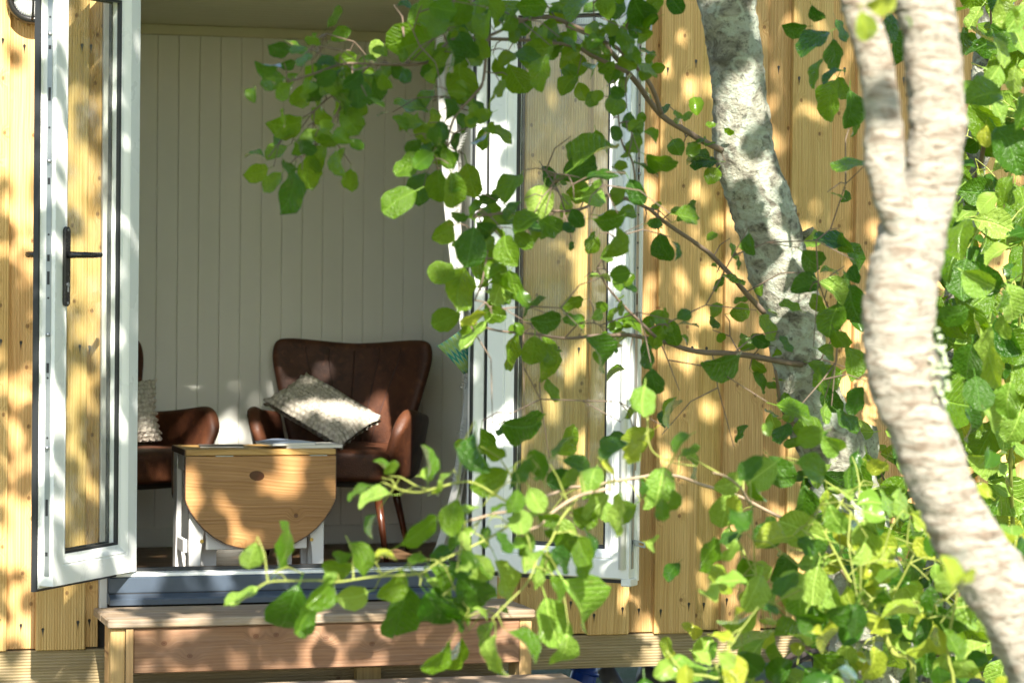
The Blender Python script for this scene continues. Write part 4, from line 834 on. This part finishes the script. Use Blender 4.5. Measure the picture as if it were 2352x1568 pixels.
ga = Group(tree_a)
YA, YC = -1.95, -2.0
ga.branch(path([(1655,345),(1600,316),(1519,262),(1458,192),(1408,124),(1351,77),(1277,47),(1230,39),(1176,57),(1122,81)], -1.42, YA), .0095, .004)
ga.branch(path([(1517,259),(1485,181),(1421,114),(1374,91),(1300,60)], -1.6, -1.85), .007, .003)
ga.branch(path([(1440,165),(1357,124),(1307,104),(1156,91),(1038,92),(990,140),(900,151),(800,148),(720,170),(660,190)], -1.75, YA - .1), .006, .0025)
ga.branch(path([(850,151),(806,192),(780,249),(753,302),(732,329),(692,363)], YA, YA - .15), .004, .002)
ga.branch(path([(1122,81),(1109,181),(1089,215),(1048,259),(1031,302),(1025,356),(1005,390)], YA, YA - .1), .0045, .002)
ga.branch(path([(1430,130),(1440,60),(1470,-20),(1490,-60)], -1.75, -1.9), .003, .003)
ga.branch(path([(1755,720),(1700,660),(1640,590),(1599,560),(1520,506),(1481,474),(1400,450),(1330,480),(1240,485),(1150,490),(1090,500)], -1.42, YC), .008, .002)
ga.branch(path([(1465,466),(1452,377),(1428,330),(1421,257),(1425,223)], -1.8, -1.9), .003, .002)
ga.branch(path([(1840,835),(1700,812),(1599,806),(1528,786),(1456,772),(1384,772),(1294,774),(1146,758),(1080,745)], -1.42, YC), .009, .002)
ga.branch(path([(1520,785),(1466,733),(1405,671),(1373,614)], -1.75, -1.9), .005, .002)
ga.branch(path([(1100,500),(1120,560),(1110,640),(1090,690)], YC, YC), .003, .002)
ga.branch(path([(1850,1000),(1800,940),(1780,850)], -1.35, -1.5), .008, .004)
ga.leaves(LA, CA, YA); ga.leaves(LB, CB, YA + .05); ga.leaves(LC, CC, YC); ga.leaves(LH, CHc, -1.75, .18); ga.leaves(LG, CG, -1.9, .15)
ga.extra(54, .05, .08, .4, 1.3)
ga.foliage(230, .03, .062, 'leaf_mid', .045)
ga.twigs('twig', .3)
gs = Group(tree_b); YD = -2.75
gs.branch(path([(2060,1480),(1968,1358),(1905,1277),(1794,1188),(1653,1125),(1557,1095),(1476,1095),(1365,1114),(1291,1125),(1258,1140),(1180,1169),(1076,1192)], -1.5, YD), .0055, .003, 'palebranch')
gs.branch(path([(1720,1160),(1690,1110),(1640,1085)], YD + .3, YD), .004, .002, 'palebranch')
gs.branch(path([(1400,1120),(1328,1140),(1273,1173),(1239,1206),(1202,1221)], YD, YD - .1), .004, .0025, "palebranch")
gs.branch(path([(1328,1140),(1284,1199),(1265,1240),(1236,1277),(1210,1340),(1130,1420)], YD, YD - .15), .003, .0018, 'greentwig')
gs.branch(path([(1190,1168),(1091,1110),(1006,1121),(966,1130),(919,1122),(884,1109)], YD, YD - .1), .003, .0018, 'greentwig')
gs.branch(path([(1202,1180),(1110,1240),(1006,1288),(960,1313),(867,1324),(777,1339),(712,1332),(626,1332),(592,1345)], YD, YD - .1), .003, .0018, 'greentwig')
gs.branch(path([(1020,1300),(1045,1360),(1080,1400)], YD, YD), .002, .0015, 'greentwig')
gs.branch(path([(1490,960),(1495,1030),(1540,1060),(1600,1070)], YD, YD), .002, .0015, 'greentwig')
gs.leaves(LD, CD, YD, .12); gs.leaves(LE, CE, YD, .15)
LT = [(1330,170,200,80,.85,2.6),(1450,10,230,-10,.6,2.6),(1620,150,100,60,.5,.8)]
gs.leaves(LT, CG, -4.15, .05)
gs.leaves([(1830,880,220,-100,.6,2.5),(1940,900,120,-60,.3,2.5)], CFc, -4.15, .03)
gs.extra(28, .045, .085, .4, 2.0)
gs.foliage(14, .025, .05, 'leaf_sunlit', .04)
gs.twigs('greentwig', .3)
gf = Group(shrub)
base = shrub.location
gf.branch([base] + path([(2098,1568),(2053,1499),(2016,1428),(1975,1365),(1930,1290),(1880,1200)], -2.6, -2.6), .009, .003, 'greentwig')
gf.branch(path([(2018,1430),(2045,1385),(2070,1330),(2100,1270)], -2.6, -2.7), .004, .002, 'greentwig')
gf.branch([base + Vector((.15, .0, 0))] + path([(2190,1620),(2180,1500),(2195,1380),(2208,1320)], -2.8, -2.9), .006, .002, 'greentwig')
gf.branch([base + Vector((-.35, -.2, 0))] + path([(1700,1600),(1640,1560),(1570,1540),(1532,1490)], -3.0, -3.0), .004, .0022, 'greentwig')
gf.branch([base + Vector((-.1, .1, 0))] + path([(1960,1600),(1900,1500),(1830,1440),(1760,1370),(1710,1260)], -2.5, -2.5), .004, .002, 'greentwig')
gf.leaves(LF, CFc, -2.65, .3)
gf.extra(62, .055, .10, 1.5, 3.0, .12)
gf.foliage(60, .035, .07, 'leaf_sunlit', .16)
gf.foliage(70, .045, .085, 'leaf_dark', .2)  # dark leaf colour stands in for shade between the bright leaves
gf.foliage(40, .03, .06, 'leaf_young', .16)
gf.twigs()
# the leafy mass at the right edge, behind the forked trunk
gc = Group(tree_c)
YCb = -1.1
for k, pth in enumerate(([(2200,700),(2260,560),(2320,400),(2400,250)], [(2215,520),(2260,330),(2280,150),(2270,-40)], [(2180,950),(2260,900),(2340,780),(2420,700)], [(2170,1150),(2250,1080),(2340,1020),(2420,960)], [(2180,800),(2140,700),(2120,600)], [(2165,1250),(2080,1180),(2020,1080)], [(2165,1300),(2100,1330),(2030,1380)], [(2165,1350),(2260,1420),(2350,1480)], [(2150,1500),(2230,1540),(2330,1560)], [(2350,1650),(2330,1300),(2322,1000),(2345,700),(2352,560)])):
    gc.branch(path(pth, -.8, -1.4 if k < 9 else -1.9), .009, .0025, 'twig' if k % 3 else 'greentwig')
def fill(n, x0, x1, y0, y1, Y0, Y1, t0, t1, own, lo=60, hi=105):
    for _ in range(n):
        x, y = rng.uniform(x0, x1), rng.uniform(y0, y1); Y = rng.uniform(Y0, Y1); L = rng.uniform(lo, hi); a = rng.gauss(95, 55)
        own.leaves([(x, y, L, a, rng.uniform(.3, .85), rng.uniform(t0, t1) if rng.random() < .75 else rng.uniform(1.6, 2.6))], (lambda a_, b_: (a_, b_), 1.0), Y, .0)
fill(52, 2195, 2390, -20, 470, -.9, -1.9, .3, 1.5, gc)
fill(95, 2140, 2390, 460, 1050, -.8, -1.9, .2, 1.4, gc)
fill(80, 2000, 2390, 1020, 1568, -.8, -1.9, .6, 2.0, gc)
fill(24, 1860, 2010, 1040, 1350, -1.0, -1.6, .2, 1.0, gc)
# nearer bright sprays at the right edge
LR = [(2150,500,190,120,.7,2.2),(2100,620,230,170,.7,1.0),(2240,80,210,60,.7,1.8),(2200,330,220,70,.6,1.7),(2290,500,190,100,.6,1.9),(2180,700,200,60,.7,1.6),(2110,870,150,90,.6,2.4),(2250,950,330,60,.8,.3),(2240,1200,190,120,.5,.8),(2320,250,200,60,.6,1.9),(2300,120,190,120,.7,1.6),(2330,720,220,90,.7,1.0)]
gc.leaves(LR, CG, -2.4, .15)
LR2 = [(1890,50,120,40,.6,1.8),(2060,480,250,30,.6,1.7),(2270,620,250,75,.7,1.6),(2200,600,150,100,.5,.8),(2150,980,420,85,.5,1.9),(2230,780,170,80,.5,1.7),(1950,200,260,110,.6,.8),(1900,700,220,160,.6,.6),(2000,1000,240,100,.7,.5),(2060,1200,230,80,.7,.6),(2250,1250,260,100,.6,1.7),(2130,1350,220,60,.6,1.6),(2290,1420,230,110,.7,1.5),(2000,1400,220,80,.6,.6)]
gc.leaves(LR2, CHc, -2.4, .15)
gc.foliage(150, .045, .085, 'leaf_sunlit', .16)
gc.foliage(140, .045, .085, 'leaf_dark', .16)
gc.twigs('greentwig', .14)

# ------------------------------------------------------------------ crown overhead, out of view: leaves and gaps placed to shade the wall
hl = lambda pts, Y, r: HOLES.extend([(*suv(P(x, y, Y)), r) for x, y in pts])
hl([(719,917),(694,942),(777,945),(790,950),(766,978),(802,989),(845,981)], 1.15, .010)
hl([(578,975),(905,945),(908,1040),(880,990)], 1.12, .035); hl([(840,892)], 1.4, .0)
hl([(465,950),(440,985),(350,1022)], 1.15, .032); hl([(520,1000),(545,1005)], YB, .015)
hl([(430,1125),(445,1100),(660,1070),(535,1190),(600,1235),(560,1240),(640,1130),(655,1050)], YT, .010); hl([(415,1285),(408,1215)], YT + .05, .03)
hl([(1015,290),(1045,520),(1050,560),(1040,480),(1060,610),(1030,400),(1060,700)], .17, .055)
hl([(750,1430),(750,1470),(735,1500),(760,1450)], -.385, .042); hl([(450,1405),(300,1400),(720,1400),(840,1405),(640,1560),(800,1562),(430,1562),(1130,1560),(1240,1560)], -.4, .035)
hl([(300,1335),(340,1330),(520,1330),(640,1335)], -.03, .04)
hl([(565,1268),(700,1265),(900,1275),(430,1292)], 1.2, .035)
hl([(1130,300),(1135,420),(1140,1000),(1135,1100)], -.1, .05)
hl([(1420,200),(1440,300),(1410,420),(1430,620),(1410,900),(1420,1000),(1400,1150)], -.3, .05)
random_wall = [(1580,180),(1575,290),(1640,170),(1560,90),(1790,150),(1770,320),(1800,320),(1870,260),(1920,170),(1940,130),(1870,480),(1600,420),(1560,390),(1500,330),(1520,150),(1500,220),(1760,250),(1890,60),(1260,110),(1330,430),(1260,300)]
hl(random_wall, 0, .0)
hl([(1660,215),(1742,205),(1705,232),(1690,320),(1700,345),(1680,350),(1640,300),(1770,420),(1798,545),(1765,690),(1850,700)], -1.45, .03)
def lai(u, v):
    n = noise.noise(Vector((u * 2.3, v * 2.3, 3.0))); k = 1.0
    if u < -.02: k = .55 if v > -.3 else .7                           # left wall and left leaf in sun
    elif -2.0 < v < -1.25 and 1.15 < u < 1.8: k = 1.3                  # upper fork of the near trunk
    elif v < -.75: k = .13 if u > 1.2 else .4                         # the sunny right foreground
    elif u < 1.22 and v > -.42: k = 3.0                               # doorway and step in shade
    elif u < 1.22: k = 1.2
    elif v > 1.2: k = 3.0
    elif u < 1.62: k = 2.5
    elif v > .45: k = 1.35
    else: k = 1.25
    if 1.95 < u < 2.3 and -.45 < v < .75: k = max(k, 1.9)
    if u > 2.6: k *= .6
    if u < -.02: return max(0.02, .75 * (1 + 2.6 * noise.noise(Vector((u * 3.2, v * 3.2, 9.0)))))
    return max(0.02, k * (1 + (.8 if v < 1.2 else .45) * n))
cr = MB(); area = .0042
cell = .12; uu = -1.5
def TT(v): a = max(2.5, (1.95 - v) / .8); return rng.uniform(a, a + 2.6)
def canopy_leaf(u, v, t_):
    c = Vector((u - .12 * t_, -t_, v + .8 * t_)); d = Vector((rng.gauss(0, 1), rng.gauss(0, 1), rng.gauss(-.4, .7))).normalized()
    n = (-SUN + Vector((rng.gauss(0, .45), rng.gauss(0, .45), rng.gauss(0, .45)))).normalized(); s = d.cross(n).normalized(); d = n.cross(s); L = rng.uniform(.075, .105); h = L * .42
    cr.add([c - d * L * .5, c - d * L * .18 - s * h, c + d * L * .25 - s * h * .92, c + d * L * .5, c + d * L * .25 + s * h * .92, c - d * L * .18 + s * h], [(0, 1, 2, 3, 4, 5)])
while uu < 4.8:
    vv = -2.6
    while vv < 2.5:
        lam = lai(uu + cell / 2, vv + cell / 2) * cell * cell / area; k = int(lam) + (rng.random() < lam - int(lam))
        for _ in range(k):
            u, v = uu + rng.random() * cell, vv + rng.random() * cell
            if any((u - a) ** 2 + (v - b) ** 2 < (r_ + .038) ** 2 for a, b, r_ in HOLES): continue
            canopy_leaf(u, v, TT(v))
        vv += cell
    uu += cell
for _ in range(14): COVERS.append(tuple(a + rng.gauss(0, .05) for a in suv(P(1960, 1045, -1.27))))  # extra crown leaves added to shade the lichen branch
for u, v in COVERS:
    if any((u - a) ** 2 + (v - b) ** 2 < (r_ * .6) ** 2 for a, b, r_ in HOLES): continue
    for _ in range(1): canopy_leaf(u + rng.uniform(-.02, .02), v + rng.uniform(-.02, .02), TT(v))
tag(cr.build('crown', M['leaf_mid'], tree_b), kind='stuff')
print('holes', len(HOLES), 'covers', len(COVERS), 'crown leaves', len(cr.f))
